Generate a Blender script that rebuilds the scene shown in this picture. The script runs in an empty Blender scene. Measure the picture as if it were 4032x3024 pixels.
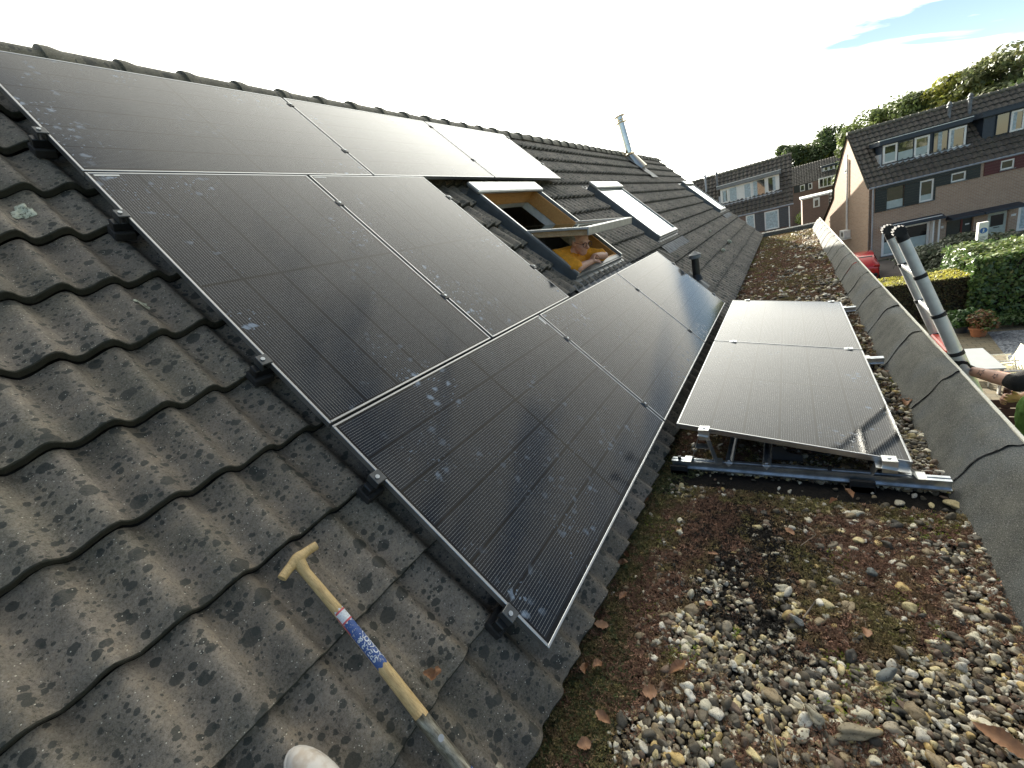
import bpy, math, random
import numpy as np
from mathutils import Matrix, Vector
random.seed(7); RNG = np.random.default_rng(7)
SC = bpy.context.scene
COL = SC.collection
PI = math.pi; R = math.radians

# ------------------------------------------------------------------ camera
cam_d = bpy.data.cameras.new("camera"); cam = bpy.data.objects.new("camera", cam_d); COL.objects.link(cam)
SC.camera = cam
cam_d.sensor_fit = 'HORIZONTAL'; cam_d.sensor_width = 36; cam_d.lens = 14.329
cam_d.clip_start = 0.05; cam_d.clip_end = 3000
cam.matrix_world = Matrix(((0.51706282, 0.3804074, -0.76677001, -0.7934393),
                           (-0.82271156, -0.02632963, -0.56784895, -0.71235338),
                           (-0.23620271, 0.92444414, 0.29935149, 1.28884771), (0, 0, 0, 1)))
# ------------------------------------------------------------------ sky and sun
SUN = Vector((0.79, 0.50, 0.335)).normalized()
world = bpy.data.worlds.new("World"); SC.world = world; world.use_nodes = True
wn = world.node_tree; wn.nodes.clear()
def wnode(t, **kw):
    n = wn.nodes.new(t)
    for k, v in kw.items(): setattr(n, k, v)
    return n
sky = wnode('ShaderNodeTexSky', sky_type='NISHITA', sun_disc=False)
sky.sun_elevation = math.asin(SUN.z); sky.sun_rotation = math.atan2(SUN.x, SUN.y)
sky.air_density = 0.7; sky.dust_density = 0.15; sky.ozone_density = 2.5
tc = wnode('ShaderNodeTexCoord')
mp = wnode('ShaderNodeMapping'); mp.inputs['Rotation'].default_value = (0, 0, R(9)); mp.inputs['Scale'].default_value = (1.2, 0.9, 5.0)
wn.links.new(tc.outputs['Generated'], mp.inputs['Vector'])
nz = wnode('ShaderNodeTexNoise'); nz.inputs['Scale'].default_value = 2.2; nz.inputs['Detail'].default_value = 5; nz.inputs['Roughness'].default_value = 0.55
nz.inputs['Distortion'].default_value = 0.6
wn.links.new(mp.outputs[0], nz.inputs['Vector'])
def wmath(op, a, b=None, clamp=False):
    n = wnode('ShaderNodeMath', operation=op); n.use_clamp = clamp
    for i, v in enumerate((a, b)):
        if v is None: continue
        if hasattr(v, 'links'): wn.links.new(v, n.inputs[i])
        else: n.inputs[i].default_value = v
    return n.outputs[0]
def wdot(v):
    n = wnode('ShaderNodeVectorMath', operation='DOT_PRODUCT'); nn = wnode('ShaderNodeVectorMath', operation='NORMALIZE')
    wn.links.new(tc.outputs['Generated'], nn.inputs[0]); wn.links.new(nn.outputs[0], n.inputs[0]); n.inputs[1].default_value = v
    return n.outputs['Value']
near_sun = wmath('POWER', wmath('MAXIMUM', wdot(tuple(SUN)), 0.0), 7.0)
_bd = wmath('MULTIPLY', wmath('ABSOLUTE', wdot(Vector((0.204, 0.245, -0.948)).normalized())), 26.0)
gap = wmath('MULTIPLY', wmath('MULTIPLY', wmath('POWER', wmath('MAXIMUM', wdot(Vector((0.966, -0.195, 0.165)).normalized()), 0.0), 75.0), wmath('SUBTRACT', 1.0, wmath('MULTIPLY', _bd, _bd), True)), 1.6)   # a break in the cloud over the hill
_sv = wnode('ShaderNodeCombineXYZ'); wn.links.new(wmath('MULTIPLY', wdot(Vector((0.204, 0.245, -0.948)).normalized()), 34.0), _sv.inputs[0]); wn.links.new(wmath('MULTIPLY', wdot(Vector((-0.12, -0.95, -0.27)).normalized()), 5.0), _sv.inputs[1])
_sn = wnode('ShaderNodeTexNoise'); _sn.inputs['Scale'].default_value = 1.0; _sn.inputs['Detail'].default_value = 4; _sn.inputs['Distortion'].default_value = 0.8; wn.links.new(_sv.outputs[0], _sn.inputs['Vector'])
gap = wmath('MULTIPLY', gap, wmath('MULTIPLY', wmath('SUBTRACT', _sn.outputs['Fac'], 0.22), 2.3))
cov = wmath('ADD', nz.outputs['Fac'], wmath('MULTIPLY', near_sun, 0.3))
cov = wmath('SUBTRACT', cov, wmath('MULTIPLY', gap, 0.40))
cov = wmath('ADD', cov, wmath('MINIMUM', wmath('MULTIPLY', wmath('SUBTRACT', wdot(tuple(SUN)), 0.66), 0.30), 0.12))   # cloud thins out away from the sun
rmp = wnode('ShaderNodeValToRGB'); rmp.color_ramp.elements[0].position = 0.22; rmp.color_ramp.elements[1].position = 0.46
wn.links.new(cov, rmp.inputs[0])
bg1 = wnode('ShaderNodeBackground'); bg1.inputs['Strength'].default_value = 0.05
skc = wnode('ShaderNodeMix', data_type='RGBA', blend_type='MULTIPLY'); skc.inputs['Factor'].default_value = 1.0
wn.links.new(sky.outputs[0], skc.inputs['A']); skc.inputs['B'].default_value = (1.22, 1.04, 0.84, 1)
wn.links.new(skc.outputs['Result'], bg1.inputs['Color'])
bg2 = wnode('ShaderNodeBackground'); bg2.inputs['Color'].default_value = (1.0, 0.985, 0.885, 1)
geo_up = wnode('ShaderNodeSeparateXYZ'); wn.links.new(tc.outputs['Generated'], geo_up.inputs[0])
fwd = wmath('POWER', wmath('MAXIMUM', wmath('ADD', wmath('MULTIPLY', wdot((SUN.x, SUN.y, 0.0)), 0.5), 0.5), 0.0), 3.4)
CLOUD_LO, CLOUD_FWD, CLOUD_SUN = 0.15, 0.62, 1.25
cs = wmath('ADD', wmath('ADD', wmath('MULTIPLY', fwd, CLOUD_FWD), CLOUD_LO), wmath('MULTIPLY', near_sun, CLOUD_SUN))
wn.links.new(cs, bg2.inputs['Strength'])
mx = wnode('ShaderNodeMixShader'); wn.links.new(rmp.outputs[0], mx.inputs[0]); wn.links.new(bg1.outputs[0], mx.inputs[1]); wn.links.new(bg2.outputs[0], mx.inputs[2])
wo = wnode('ShaderNodeOutputWorld'); wn.links.new(mx.outputs[0], wo.inputs['Surface'])
sl = bpy.data.lights.new("sun", 'SUN'); sl.energy = 4.6; sl.angle = R(0.6); sl.color = (1.0, 0.93, 0.80)
so = bpy.data.objects.new("sun", sl); COL.objects.link(so); so.rotation_euler = SUN.to_track_quat('Z', 'Y').to_euler(); so.location = (20, 20, 30)
SC.view_settings.view_transform = 'Standard'; SC.view_settings.look = 'None'
SC.view_settings.exposure = 2.08; SC.view_settings.gamma = 1.0
SC.cycles.max_bounces = 6; SC.cycles.use_denoising = True

# ------------------------------------------------------------------ material helpers
class NT:
    def __init__(s, name):
        s.m = bpy.data.materials.new(name); s.m.use_nodes = True; s.t = s.m.node_tree; s.t.nodes.clear()
        s.b = s.n('ShaderNodeBsdfPrincipled'); s.o = s.n('ShaderNodeOutputMaterial'); s.l(s.b.outputs[0], s.o.inputs['Surface'])
        s.tc = s.n('ShaderNodeTexCoord'); s.P = s.tc.outputs['Object']
    def n(s, t, **kw):
        x = s.t.nodes.new(t)
        for k, v in kw.items(): setattr(x, k, v)
        return x
    def l(s, a, b): s.t.links.new(a, b)
    def put(s, v, sock):
        if hasattr(v, 'links'): s.l(v, sock)
        elif isinstance(v, (tuple, list)) and len(v) == 3 and sock.type == 'RGBA': sock.default_value = (*v, 1)
        else: sock.default_value = v
    def set(s, **kw):
        for k, v in kw.items(): s.put(v, s.b.inputs[k.replace('_', ' ')])
        return s
    def math(s, op, a, b=None, clamp=False):
        x = s.n('ShaderNodeMath', operation=op); x.use_clamp = clamp; s.put(a, x.inputs[0])
        if b is not None: s.put(b, x.inputs[1])
        return x.outputs[0]
    def noise(s, scale, detail=3, rough=0.5, vec=None, dist=0.0, col=False):
        x = s.n('ShaderNodeTexNoise'); x.inputs['Scale'].default_value = scale; x.inputs['Detail'].default_value = detail
        x.inputs['Roughness'].default_value = rough; x.inputs['Distortion'].default_value = dist; s.l(vec or s.P, x.inputs['Vector'])
        return x.outputs['Color' if col else 'Fac']
    def voro(s, scale, vec=None, feature='F1', out='Distance', rnd=1.0):
        x = s.n('ShaderNodeTexVoronoi', feature=feature); x.inputs['Scale'].default_value = scale; x.inputs['Randomness'].default_value = rnd
        s.l(vec or s.P, x.inputs['Vector']); return x.outputs[out]
    def white(s, vec): x = s.n('ShaderNodeTexWhiteNoise'); s.l(vec, x.inputs['Vector']); return x.outputs['Value']
    def scale(s, vec, sc): x = s.n('ShaderNodeVectorMath', operation='MULTIPLY'); s.l(vec, x.inputs[0]); x.inputs[1].default_value = sc; return x.outputs[0]
    def addv(s, a, b): x = s.n('ShaderNodeVectorMath', operation='ADD'); s.put(a, x.inputs[0]); s.put(b, x.inputs[1]); return x.outputs[0]
    def floor(s, vec): x = s.n('ShaderNodeVectorMath', operation='FLOOR'); s.l(vec, x.inputs[0]); return x.outputs[0]
    def xyz(s, vec=None): x = s.n('ShaderNodeSeparateXYZ'); s.l(vec or s.P, x.inputs[0]); return x.outputs
    def comb(s, a, b, c): x = s.n('ShaderNodeCombineXYZ'); [s.put(v, x.inputs[i]) for i, v in enumerate((a, b, c))]; return x.outputs[0]
    def ramp(s, f, stops, interp='LINEAR'):
        x = s.n('ShaderNodeValToRGB'); r = x.color_ramp; r.interpolation = interp
        while len(r.elements) < len(stops): r.elements.new(0.5)
        for e, (p, c) in zip(r.elements, stops):
            e.position = p; e.color = (*c, 1) if isinstance(c, (tuple, list)) else (c, c, c, 1)
        s.l(f, x.inputs[0]); return x.outputs['Color']
    def mix(s, f, a, b, mode='MIX'):
        x = s.n('ShaderNodeMix', data_type='RGBA', blend_type=mode); s.put(f, x.inputs['Factor']); s.put(a, x.inputs['A']); s.put(b, x.inputs['B']); return x.outputs['Result']
    def sstep(s, v, a, b):
        x = s.n('ShaderNodeMapRange', interpolation_type='SMOOTHSTEP'); s.put(v, x.inputs['Value'])
        x.inputs['From Min'].default_value = a; x.inputs['From Max'].default_value = b; return x.outputs['Result']
    def bump(s, h, strength=0.5, dist=0.01):
        x = s.n('ShaderNodeBump'); x.inputs['Strength'].default_value = strength; x.inputs['Distance'].default_value = dist
        s.l(h, x.inputs['Height']); s.l(x.outputs[0], s.b.inputs['Normal']); return s
    def attr(s, name='Col'): x = s.n('ShaderNodeVertexColor'); x.layer_name = name; return x.outputs['Color']

def plain(name, col, rough=0.6, metal=0.0, var=0.15, vscale=8, bump=0.0, bscale=60, spec=0.5):
    t = NT(name); f = t.noise(vscale, 4, 0.6)
    c2 = tuple(min(1, x * (1 + var)) for x in col); c1 = tuple(x * (1 - var) for x in col)
    t.set(Base_Color=t.ramp(f, [(0.3, c1), (0.7, c2)]), Roughness=rough, Metallic=metal)
    t.b.inputs['Specular IOR Level'].default_value = spec
    if bump: t.bump(t.noise(bscale, 4, 0.7), bump, 0.01)
    return t.m

MAT = {}
def tile_material(name, base=(0.200, 0.172, 0.140), cell=(0.306, 0.3435), spots=1.0, sparkle=True, edge=False):
    t = NT(name)
    x, y, z = t.xyz()[0:3]
    tile_id = t.floor(t.comb(t.math('DIVIDE', x, cell[0]), t.math('DIVIDE', t.math('ADD', y, 0.146), cell[1]), 0.0))
    rnd = t.white(tile_id)
    big = t.noise(2.3, 4, 0.6); mid = t.noise(14, 5, 0.7); fine = t.noise(125, 4, 0.9)
    dark = tuple(v * 0.50 for v in base); lite = (base[0] * 1.55, base[1] * 1.46, base[2] * 1.32)
    c = t.ramp(mid, [(0.28, dark), (0.5, base), (0.72, lite)])
    c = t.mix(t.math('MULTIPLY', t.sstep(big, 0.42, 0.66), 0.5), c, (0.085, 0.085, 0.058)); c = t.mix(t.math('MULTIPLY', t.sstep(t.noise(5.5, 4, 0.7), 0.52, 0.68), 0.45), c, (0.21, 0.178, 0.155))
    c = t.mix(t.sstep(fine, 0.46, 0.78), c, (0.29, 0.26, 0.225))
    c = t.mix(t.sstep(fine, 0.50, 0.28), c, (0.03, 0.028, 0.026))
    c = t.mix(1.0, c, t.ramp(rnd, [(0, 0.80), (1, 1.15)]), 'MULTIPLY')
    # lichen spots of several sizes
    wob = t.addv(t.P, t.scale(t.noise(26, 5, 0.75, col=True), (0.022, 0.022, 0.01)))
    flat = t.scale(wob, (1, 1, 0.15))
    for sc, lo, hi, k in ((13, 0.05, 0.34, 0.78), (21, 0.04, 0.37, 0.85), (34, 0.04, 0.38, 0.85), (62, 0.04, 0.38, 0.8)):
        d = t.voro(sc, flat); idc = t.voro(sc, flat, out='Color')
        rad = t.math('MULTIPLY', t.math('SUBTRACT', t.xyz(idc)[0], 0.30), hi / 0.65 * 1.05)
        m = t.sstep(t.math('SUBTRACT', rad, d), 0.0, 0.035)
        c = t.mix(t.math('MULTIPLY', m, k * spots), c, (0.034, 0.038, 0.034))
    if sparkle:
        d = t.voro(150, t.scale(t.P, (1, 1, 0.2))); idc = t.voro(150, t.scale(t.P, (1, 1, 0.2)), out='Color')
        m = t.math('MULTIPLY', t.math('LESS_THAN', d, 0.22), t.math('GREATER_THAN', t.xyz(idc)[1], 0.92))
        c = t.mix(m, c, (0.62, 0.58, 0.50))
    if edge: c = t.mix(0.90, c, (0.022, 0.025, 0.016))  # mossy butt tone, darkened further to paint in shade under each course
    t.set(Base_Color=c, Roughness=0.66)
    h = t.math('ADD', t.math('MULTIPLY', fine, 0.9), t.math('MULTIPLY', t.noise(90, 3, 0.7), 0.8))
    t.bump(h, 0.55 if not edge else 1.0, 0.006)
    return t.m
MAT['tile'] = tile_material('roof_tile_concrete')
MAT['tile_edge'] = tile_material('roof_tile_edge_moss_shade', edge=True, sparkle=False)
MAT['ridge'] = tile_material('ridge_tile_concrete', base=(0.15, 0.14, 0.10))
MAT['far_tile'] = tile_material('brown_far_tile', base=(0.072, 0.058, 0.047), spots=0.4, sparkle=False)
MAT['far_edge'] = tile_material('brown_far_tile_edge', base=(0.03, 0.025, 0.02), edge=True, sparkle=False)

def panel_material():
    t = NT('solar_cell_glass'); x, y, z = t.xyz()[0:3]
    def fr(v, per, off=0.0): return t.math('FRACT', t.math('DIVIDE', t.math('ADD', v, off), per))
    L, S = 1.722, 1.134; cw = (S - 0.036) / 6
    yy = t.math('SUBTRACT', y, 0.018)
    ycell = fr(yy, cw)
    gapy = t.math('LESS_THAN', ycell, 0.045)
    xm = t.math('ABSOLUTE', t.math('SUBTRACT', x, L / 2)); xc = t.math('SUBTRACT', xm, 0.006); pl = (L / 2 - 0.024) / 9
    gapx = t.math('MAXIMUM', t.math('LESS_THAN', fr(xc, pl), 0.022), t.math('LESS_THAN', xc, 0.0))
    edge = t.math('MAXIMUM', t.math('GREATER_THAN', t.math('ABSOLUTE', t.math('SUBTRACT', y, S / 2)), S / 2 - 0.018), t.math('GREATER_THAN', xm, L / 2 - 0.018))
    line = fr(yy, cw / 16, cw / 32 * 0 + 0.0)
    wire = t.math('LESS_THAN', t.math('ABSOLUTE', t.math('SUBTRACT', line, 0.5)), 0.040)
    dots = t.math('LESS_THAN', fr(x, 0.0104), 0.42)
    wb = t.math('ADD', 0.7, t.math('MULTIPLY', dots, 0.3))
    inside = t.math('SUBTRACT', 1.0, t.math('MAXIMUM', edge, t.math('MAXIMUM', gapy, t.math('LESS_THAN', xc, 0.0))))
    cell_id = t.floor(t.comb(t.math('DIVIDE', x, pl), t.math('DIVIDE', yy, cw), 0))
    cn = t.white(cell_id)
    cell = t.mix(cn, (0.005, 0.008, 0.014), (0.007, 0.011, 0.019))
    c = t.mix(t.math('MAXIMUM', t.math('MAXIMUM', gapx, gapy), edge), cell, (0.0015, 0.0016, 0.0022))
    c = t.mix(t.math('MULTIPLY', t.math('MULTIPLY', wire, inside), wb), c, (0.33, 0.34, 0.345))
    # dusty hand and glove marks
    oi = t.n('ShaderNodeObjectInfo'); shift = t.comb(t.math('MULTIPLY', oi.outputs['Random'], 37.0), t.math('MULTIPLY', oi.outputs['Random'], 91.0), 0)
    v = t.addv(t.P, shift)
    bord = t.math('MINIMUM', t.math('SUBTRACT', L / 2, xm), t.math('SUBTRACT', S / 2, t.math('ABSOLUTE', t.math('SUBTRACT', y, S / 2))))
    area = t.math('MULTIPLY', t.sstep(t.noise(1.9, 3, 0.6, vec=v), 0.50, 0.60), t.math('ADD', 0.25, t.math('MULTIPLY', t.sstep(bord, 0.30, 0.05), 0.75)))
    warp = t.addv(v, t.scale(t.noise(25, 2, 0.6, vec=v, col=True), (0.04, 0.04, 0)))
    d = t.voro(21, warp); idc = t.xyz(t.voro(21, warp, out='Color'))[0]
    blob = t.math('MULTIPLY', t.sstep(d, 0.45, 0.15), t.math('GREATER_THAN', idc, 0.68))
    d2 = t.voro(60, warp); blob2 = t.math('MULTIPLY', t.sstep(d2, 0.35, 0.2), t.math('GREATER_THAN', t.xyz(t.voro(60, warp, out='Color'))[0], 0.7))
    m = t.math('MULTIPLY', area, t.math('MULTIPLY', t.math('MAXIMUM', blob, blob2), t.math('ADD', 0.35, t.noise(120, 2, 0.6))), True)
    film = t.math('MULTIPLY', t.sstep(t.noise(5, 4, 0.6, vec=v), 0.45, 0.8), 0.05)
    c = t.mix(t.math('MULTIPLY', m, 0.75), c, (0.26, 0.34, 0.46)); c = t.mix(film, c, (0.30, 0.30, 0.30))
    t.set(Base_Color=c, Roughness=t.math('ADD', 0.075, t.math('MULTIPLY', m, 0.3)))
    t.b.inputs['IOR'].default_value = 1.40
    t.bump(t.noise(700, 2, 0.7), 0.05, 0.0004)
    return t.m
MAT['pv'] = panel_material()
MAT['frame'] = plain('anodised_frame', (0.42, 0.43, 0.44), 0.30, 0.9, 0.1)
MAT['clamp_metal'] = plain('dark_clamp_metal', (0.10, 0.105, 0.11), 0.4, 0.7, 0.2)
MAT['black_metal'] = plain('black_metal', (0.03, 0.032, 0.035), 0.35, 0.6, 0.2)
MAT['black_rubber'] = plain('black_rubber', (0.018, 0.018, 0.019), 0.75, 0, 0.3, 40, 0.4, 200)
MAT['galv'] = plain('galvanised_steel', (0.52, 0.56, 0.60), 0.32, 0.9, 0.25, 18)
MAT['alu'] = plain('aluminium', (0.62, 0.63, 0.62), 0.33, 0.85, 0.12, 12)
MAT['alu_dull'] = plain('brushed_aluminium', (0.50, 0.51, 0.50), 0.42, 0.75, 0.18, 14)
MAT['white_metal'] = plain('white_sticker', (0.75, 0.75, 0.72), 0.5)
MAT['chrome'] = plain('stainless_pipe', (0.80, 0.74, 0.62), 0.20, 1.0, 0.08, 6)
MAT['lead'] = plain('lead_flashing', (0.16, 0.17, 0.18), 0.55, 0.3, 0.35, 9, 0.5, 30)
MAT['grey_clad'] = plain('grey_window_cladding', (0.15, 0.165, 0.175), 0.38, 0.5, 0.15, 10)
MAT['light_clad'] = plain('pale_window_cladding', (0.46, 0.47, 0.46), 0.30, 0.7, 0.15, 6)
def wood_mat(name, a, b, knots=True, stretch=(2, 18, 18), rough=0.5):
    t = NT(name); v = t.scale(t.P, stretch); w = t.noise(3.0, 5, 0.65, vec=v, dist=1.5); f = t.noise(14, 3, 0.7, vec=v)
    c = t.ramp(w, [(0.3, a), (0.65, b)]); c = t.mix(t.sstep(f, 0.55, 0.75), c, tuple(x * 0.45 for x in a))
    t.set(Base_Color=c, Roughness=rough); t.bump(f, 0.3, 0.004); return t.m
MAT['pine'] = wood_mat('pine_sash', (0.42, 0.19, 0.055), (0.60, 0.32, 0.11))
MAT['pine_worn'] = wood_mat('weathered_pine', (0.40, 0.25, 0.13), (0.62, 0.45, 0.28))
MAT['ash'] = wood_mat('ash_handle', (0.40, 0.27, 0.12), (0.66, 0.49, 0.24), stretch=(45, 5, 45), rough=0.55)
MAT['fence'] = wood_mat('brown_stained_fence', (0.075, 0.03, 0.016), (0.12, 0.05, 0.028), stretch=(1, 3, 20), rough=0.6)
MAT['white_wall'] = plain('white_plaster', (0.72, 0.72, 0.70), 0.8)
MAT['white_paint'] = plain('white_paint', (0.78, 0.78, 0.74), 0.45, 0, 0.06)
MAT['dark_room'] = plain('dark_shelf', (0.03, 0.033, 0.03), 0.7)
def glass_mat(name, tint=(0.02, 0.025, 0.024), rough=0.03):
    t = NT(name); t.set(Base_Color=tint, Roughness=rough); t.b.inputs['IOR'].default_value = 1.6; t.b.inputs['Specular IOR Level'].default_value = 0.8
    t.bump(t.noise(1.6, 2, 0.5), 0.05, 0.02); return t.m
MAT['glass'] = glass_mat('window_glass')
t = NT('skylight_glass'); t.set(Base_Color=(0.75, 0.8, 0.8), Roughness=0.02, Metallic=0.85); MAT['sky_glass'] = t.m     # low-e coated glazing
t = NT('bitumen_felt')
c = t.ramp(t.noise(9, 5, 0.65), [(0.3, (0.070, 0.074, 0.066)), (0.7, (0.155, 0.152, 0.132))])
c = t.mix(t.sstep(t.noise(2.2, 4, 0.6), 0.45, 0.7), c, (0.115, 0.128, 0.135)); c = t.mix(t.sstep(t.noise(240, 2, 0.8), 0.52, 0.72), c, (0.36, 0.36, 0.33))
c = t.mix(t.sstep(t.noise(200, 2, 0.8), 0.47, 0.3), c, (0.025, 0.027, 0.027))
t.set(Base_Color=c, Roughness=0.9); t.bump(t.noise(220, 3, 0.8), 0.8, 0.006); MAT['felt'] = t.m
MAT['tar'] = plain('bitumen_seam', (0.010, 0.010, 0.010), 0.85, 0, 0.2, 8, 0, 60, 0.1)
t = NT('lichened_trim'); t.set(Base_Color=t.ramp(t.noise(60, 4, 0.7), [(0.42, (0.62, 0.60, 0.50)), (0.62, (0.78, 0.76, 0.66)), (0.72, (0.2, 0.2, 0.12))]), Roughness=0.6); MAT['trim'] = t.m
t = NT('pebble_stone')
vc = t.attr(); sp = t.noise(110, 5, 0.85)
c = t.mix(t.sstep(sp, 0.53, 0.62), vc, t.mix(1.0, vc, (0.25, 0.22, 0.17), 'MULTIPLY')); c = t.mix(t.math('MULTIPLY', t.noise(22, 3, 0.6), 0.5), c, t.mix(1.0, vc, (0.75, 0.62, 0.42), 'MULTIPLY'))
t.set(Base_Color=c, Roughness=0.6); t.bump(t.noise(120, 4, 0.8), 0.5, 0.004); MAT['pebble'] = t.m
def attr_mat(name, rough=0.75, trans=0.0, nscale=40):
    t = NT(name); vc = t.attr(); c = t.mix(t.noise(nscale, 2, 0.6), t.mix(1.0, vc, (0.7, 0.7, 0.7), 'MULTIPLY'), t.mix(1.0, vc, (1.3, 1.3, 1.25), 'MULTIPLY'))
    t.set(Base_Color=c, Roughness=rough)
    if trans:
        tr = t.n('ShaderNodeBsdfTranslucent'); t.l(c, tr.inputs['Color']); mxs = t.n('ShaderNodeMixShader'); mxs.inputs[0].default_value = trans
        t.l(t.b.outputs[0], mxs.inputs[1]); t.l(tr.outputs[0], mxs.inputs[2]); t.l(mxs.outputs[0], t.o.inputs['Surface'])
    return t.m
MAT['moss'] = attr_mat('sedum_and_moss', 0.8, 0.12, 90)
MAT['foliage'] = attr_mat('leafy_foliage', 0.55, 0.35, 3)
MAT['gloss_leaf'] = attr_mat('glossy_laurel_leaf', 0.28, 0.25, 6)
t = NT('deck_soil'); t.set(Base_Color=t.ramp(t.noise(30, 5, 0.75), [(0.3, (0.006, 0.005, 0.004)), (0.6, (0.022, 0.017, 0.012)), (0.8, (0.04, 0.03, 0.02))]), Roughness=0.95); t.bump(t.noise(120, 4, 0.8), 1.0, 0.01); MAT['soil'] = t.m
t = NT('dry_leaf'); t.set(Base_Color=t.mix(t.noise(60, 4, 0.7), (0.16, 0.075, 0.04), (0.46, 0.25, 0.13)), Roughness=0.6); MAT['leaf'] = t.m
MAT['twig'] = plain('twig_bark', (0.20, 0.16, 0.12), 0.8)
MAT['bark'] = plain('tree_bark', (0.07, 0.055, 0.04), 0.9, 0, 0.3, 10, 0.6, 20)
def brick_mat(name, c1, c2, mortar, sc=1.0):
    t = NT(name); x, y, z = t.xyz()[0:3]
    v = t.comb(t.math('ADD', x, y), z, 0.0); b = t.n('ShaderNodeTexBrick'); t.l(v, b.inputs['Vector'])
    b.inputs['Color1'].default_value = (*c1, 1); b.inputs['Color2'].default_value = (*c2, 1); b.inputs['Mortar'].default_value = (*mortar, 1)
    b.inputs['Scale'].default_value = sc; b.inputs['Brick Width'].default_value = 0.24; b.inputs['Row Height'].default_value = 0.085; b.inputs['Mortar Size'].default_value = 0.011; b.inputs['Bias'].default_value = -0.1
    c = t.mix(t.math('MULTIPLY', t.noise(1.3, 4, 0.6), 0.35), b.outputs['Color'], tuple(q * 0.6 for q in c1)); t.set(Base_Color=c, Roughness=0.85); return t.m
MAT['brick'] = brick_mat('red_brown_brick', (0.43, 0.29, 0.20), (0.33, 0.215, 0.15), (0.48, 0.42, 0.34))
MAT['far_brick'] = brick_mat('far_brown_brick', (0.22, 0.13, 0.10), (0.16, 0.10, 0.08), (0.25, 0.21, 0.18))
MAT['clad_green'] = plain('dark_green_boards', (0.016, 0.022, 0.020), 0.5)
MAT['clad_red'] = plain('dark_red_boards', (0.085, 0.012, 0.013), 0.5)
MAT['clad_blue'] = plain('dark_blue_boards', (0.018, 0.030, 0.048), 0.45)
MAT['clad_grey'] = plain('grey_slate_panel', (0.075, 0.08, 0.085), 0.6)
MAT['zinc'] = plain('zinc_gutter', (0.35, 0.37, 0.40), 0.5, 0.4)
MAT['blind'] = plain('frosted_film', (0.42, 0.50, 0.48), 0.6, 0, 0.1, 3)
MAT['curtain'] = plain('pale_curtain', (0.42, 0.50, 0.52), 0.8, 0, 0.35, 9)
MAT['pavers'] = None
t = NT('garden_pavers'); x, y, z = t.xyz()[0:3]; b = t.n('ShaderNodeTexBrick'); t.l(t.comb(y, x, 0), b.inputs['Vector']); b.inputs['Scale'].default_value = 1
b.inputs['Color1'].default_value = (0.23, 0.185, 0.12, 1); b.inputs['Color2'].default_value = (0.17, 0.145, 0.105, 1); b.inputs['Mortar'].default_value = (0.05, 0.045, 0.03, 1)
b.inputs['Brick Width'].default_value = 0.30; b.inputs['Row Height'].default_value = 0.20; b.inputs['Mortar Size'].default_value = 0.008; b.offset = 0.5
t.set(Base_Color=t.mix(t.math('MULTIPLY', t.noise(3, 4, 0.7), 0.5), b.outputs['Color'], (0.10, 0.10, 0.06)), Roughness=0.85); MAT['pavers'] = t.m
t = NT('grey_chippings'); t.set(Base_Color=t.ramp(t.voro(22, out='Color'), [(0.2, (0.07, 0.08, 0.095)), (0.8, (0.25, 0.27, 0.30))]), Roughness=0.8); t.bump(t.voro(22), 1.0, 0.03); MAT['chips'] = t.m
t = NT('ground_cover'); t.set(Base_Color=t.ramp(t.noise(0.35, 5, 0.6), [(0.35, (0.05, 0.07, 0.025)), (0.6, (0.11, 0.10, 0.07))]), Roughness=0.95); MAT['ground'] = t.m
MAT['asphalt'] = plain('street_bricks', (0.10, 0.085, 0.075), 0.9, 0, 0.2, 3)
MAT['skin'] = plain('skin', (0.58, 0.33, 0.24), 0.5, 0, 0.12, 30, 0.15, 120)
MAT['skin_arm'] = plain('tanned_arm_skin', (0.58, 0.34, 0.25), 0.5, 0, 0.10, 25, 0.15, 150)
MAT['mustard'] = plain('mustard_sweater', (0.74, 0.31, 0.022), 0.9, 0, 0.18, 25, 0.5, 90)
MAT['green_shirt'] = plain('green_shirt', (0.12, 0.26, 0.05), 0.85, 0, 0.15, 25, 0.4, 90)
MAT['hair'] = plain('grey_hair', (0.34, 0.33, 0.31), 0.8, 0, 0.2, 60, 0.5, 200)
MAT['dark_cloth'] = plain('dark_trousers', (0.03, 0.035, 0.05), 0.9)
MAT['black_fabric'] = plain('black_fabric', (0.012, 0.012, 0.012), 0.95, 0, 0.3, 60, 0.5, 200)
MAT['red_plastic'] = plain('red_plastic', (0.72, 0.10, 0.065), 0.4)
MAT['ink'] = plain('tattoo_ink', (0.10, 0.09, 0.10), 0.6)
t = NT('car_paint'); t.set(Base_Color=(0.50, 0.012, 0.015), Roughness=0.25); t.b.inputs['Coat Weight'].default_value = 0.8; t.bump(t.noise(3, 2), 0.02, 0.01); MAT['car'] = t.m
MAT['terracotta'] = plain('terracotta', (0.36, 0.15, 0.07), 0.8)
MAT['pot_dark'] = plain('dark_pot', (0.035, 0.045, 0.055), 0.6)
MAT['table'] = plain('grey_table_top', (0.27, 0.29, 0.30), 0.5, 0, 0.06, 4)
MAT['chair_fabric'] = plain('cream_chair_fabric', (0.62, 0.58, 0.40), 0.8)
MAT['blue_sign'] = plain('blue_sign_face', (0.03, 0.14, 0.42), 0.4)
MAT['sign_white'] = plain('white_sign_face', (0.80, 0.80, 0.74), 0.5, 0, 0.05)
t = NT('blue_label'); t.set(Base_Color=t.mix(t.sstep(t.noise(130, 4, 0.75), 0.57, 0.64), (0.04, 0.09, 0.28), (0.50, 0.48, 0.42)), Roughness=0.55); MAT['label_blue'] = t.m
MAT['label_white'] = plain('worn_white_print', (0.62, 0.66, 0.72), 0.6, 0, 0.25, 160)
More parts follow.
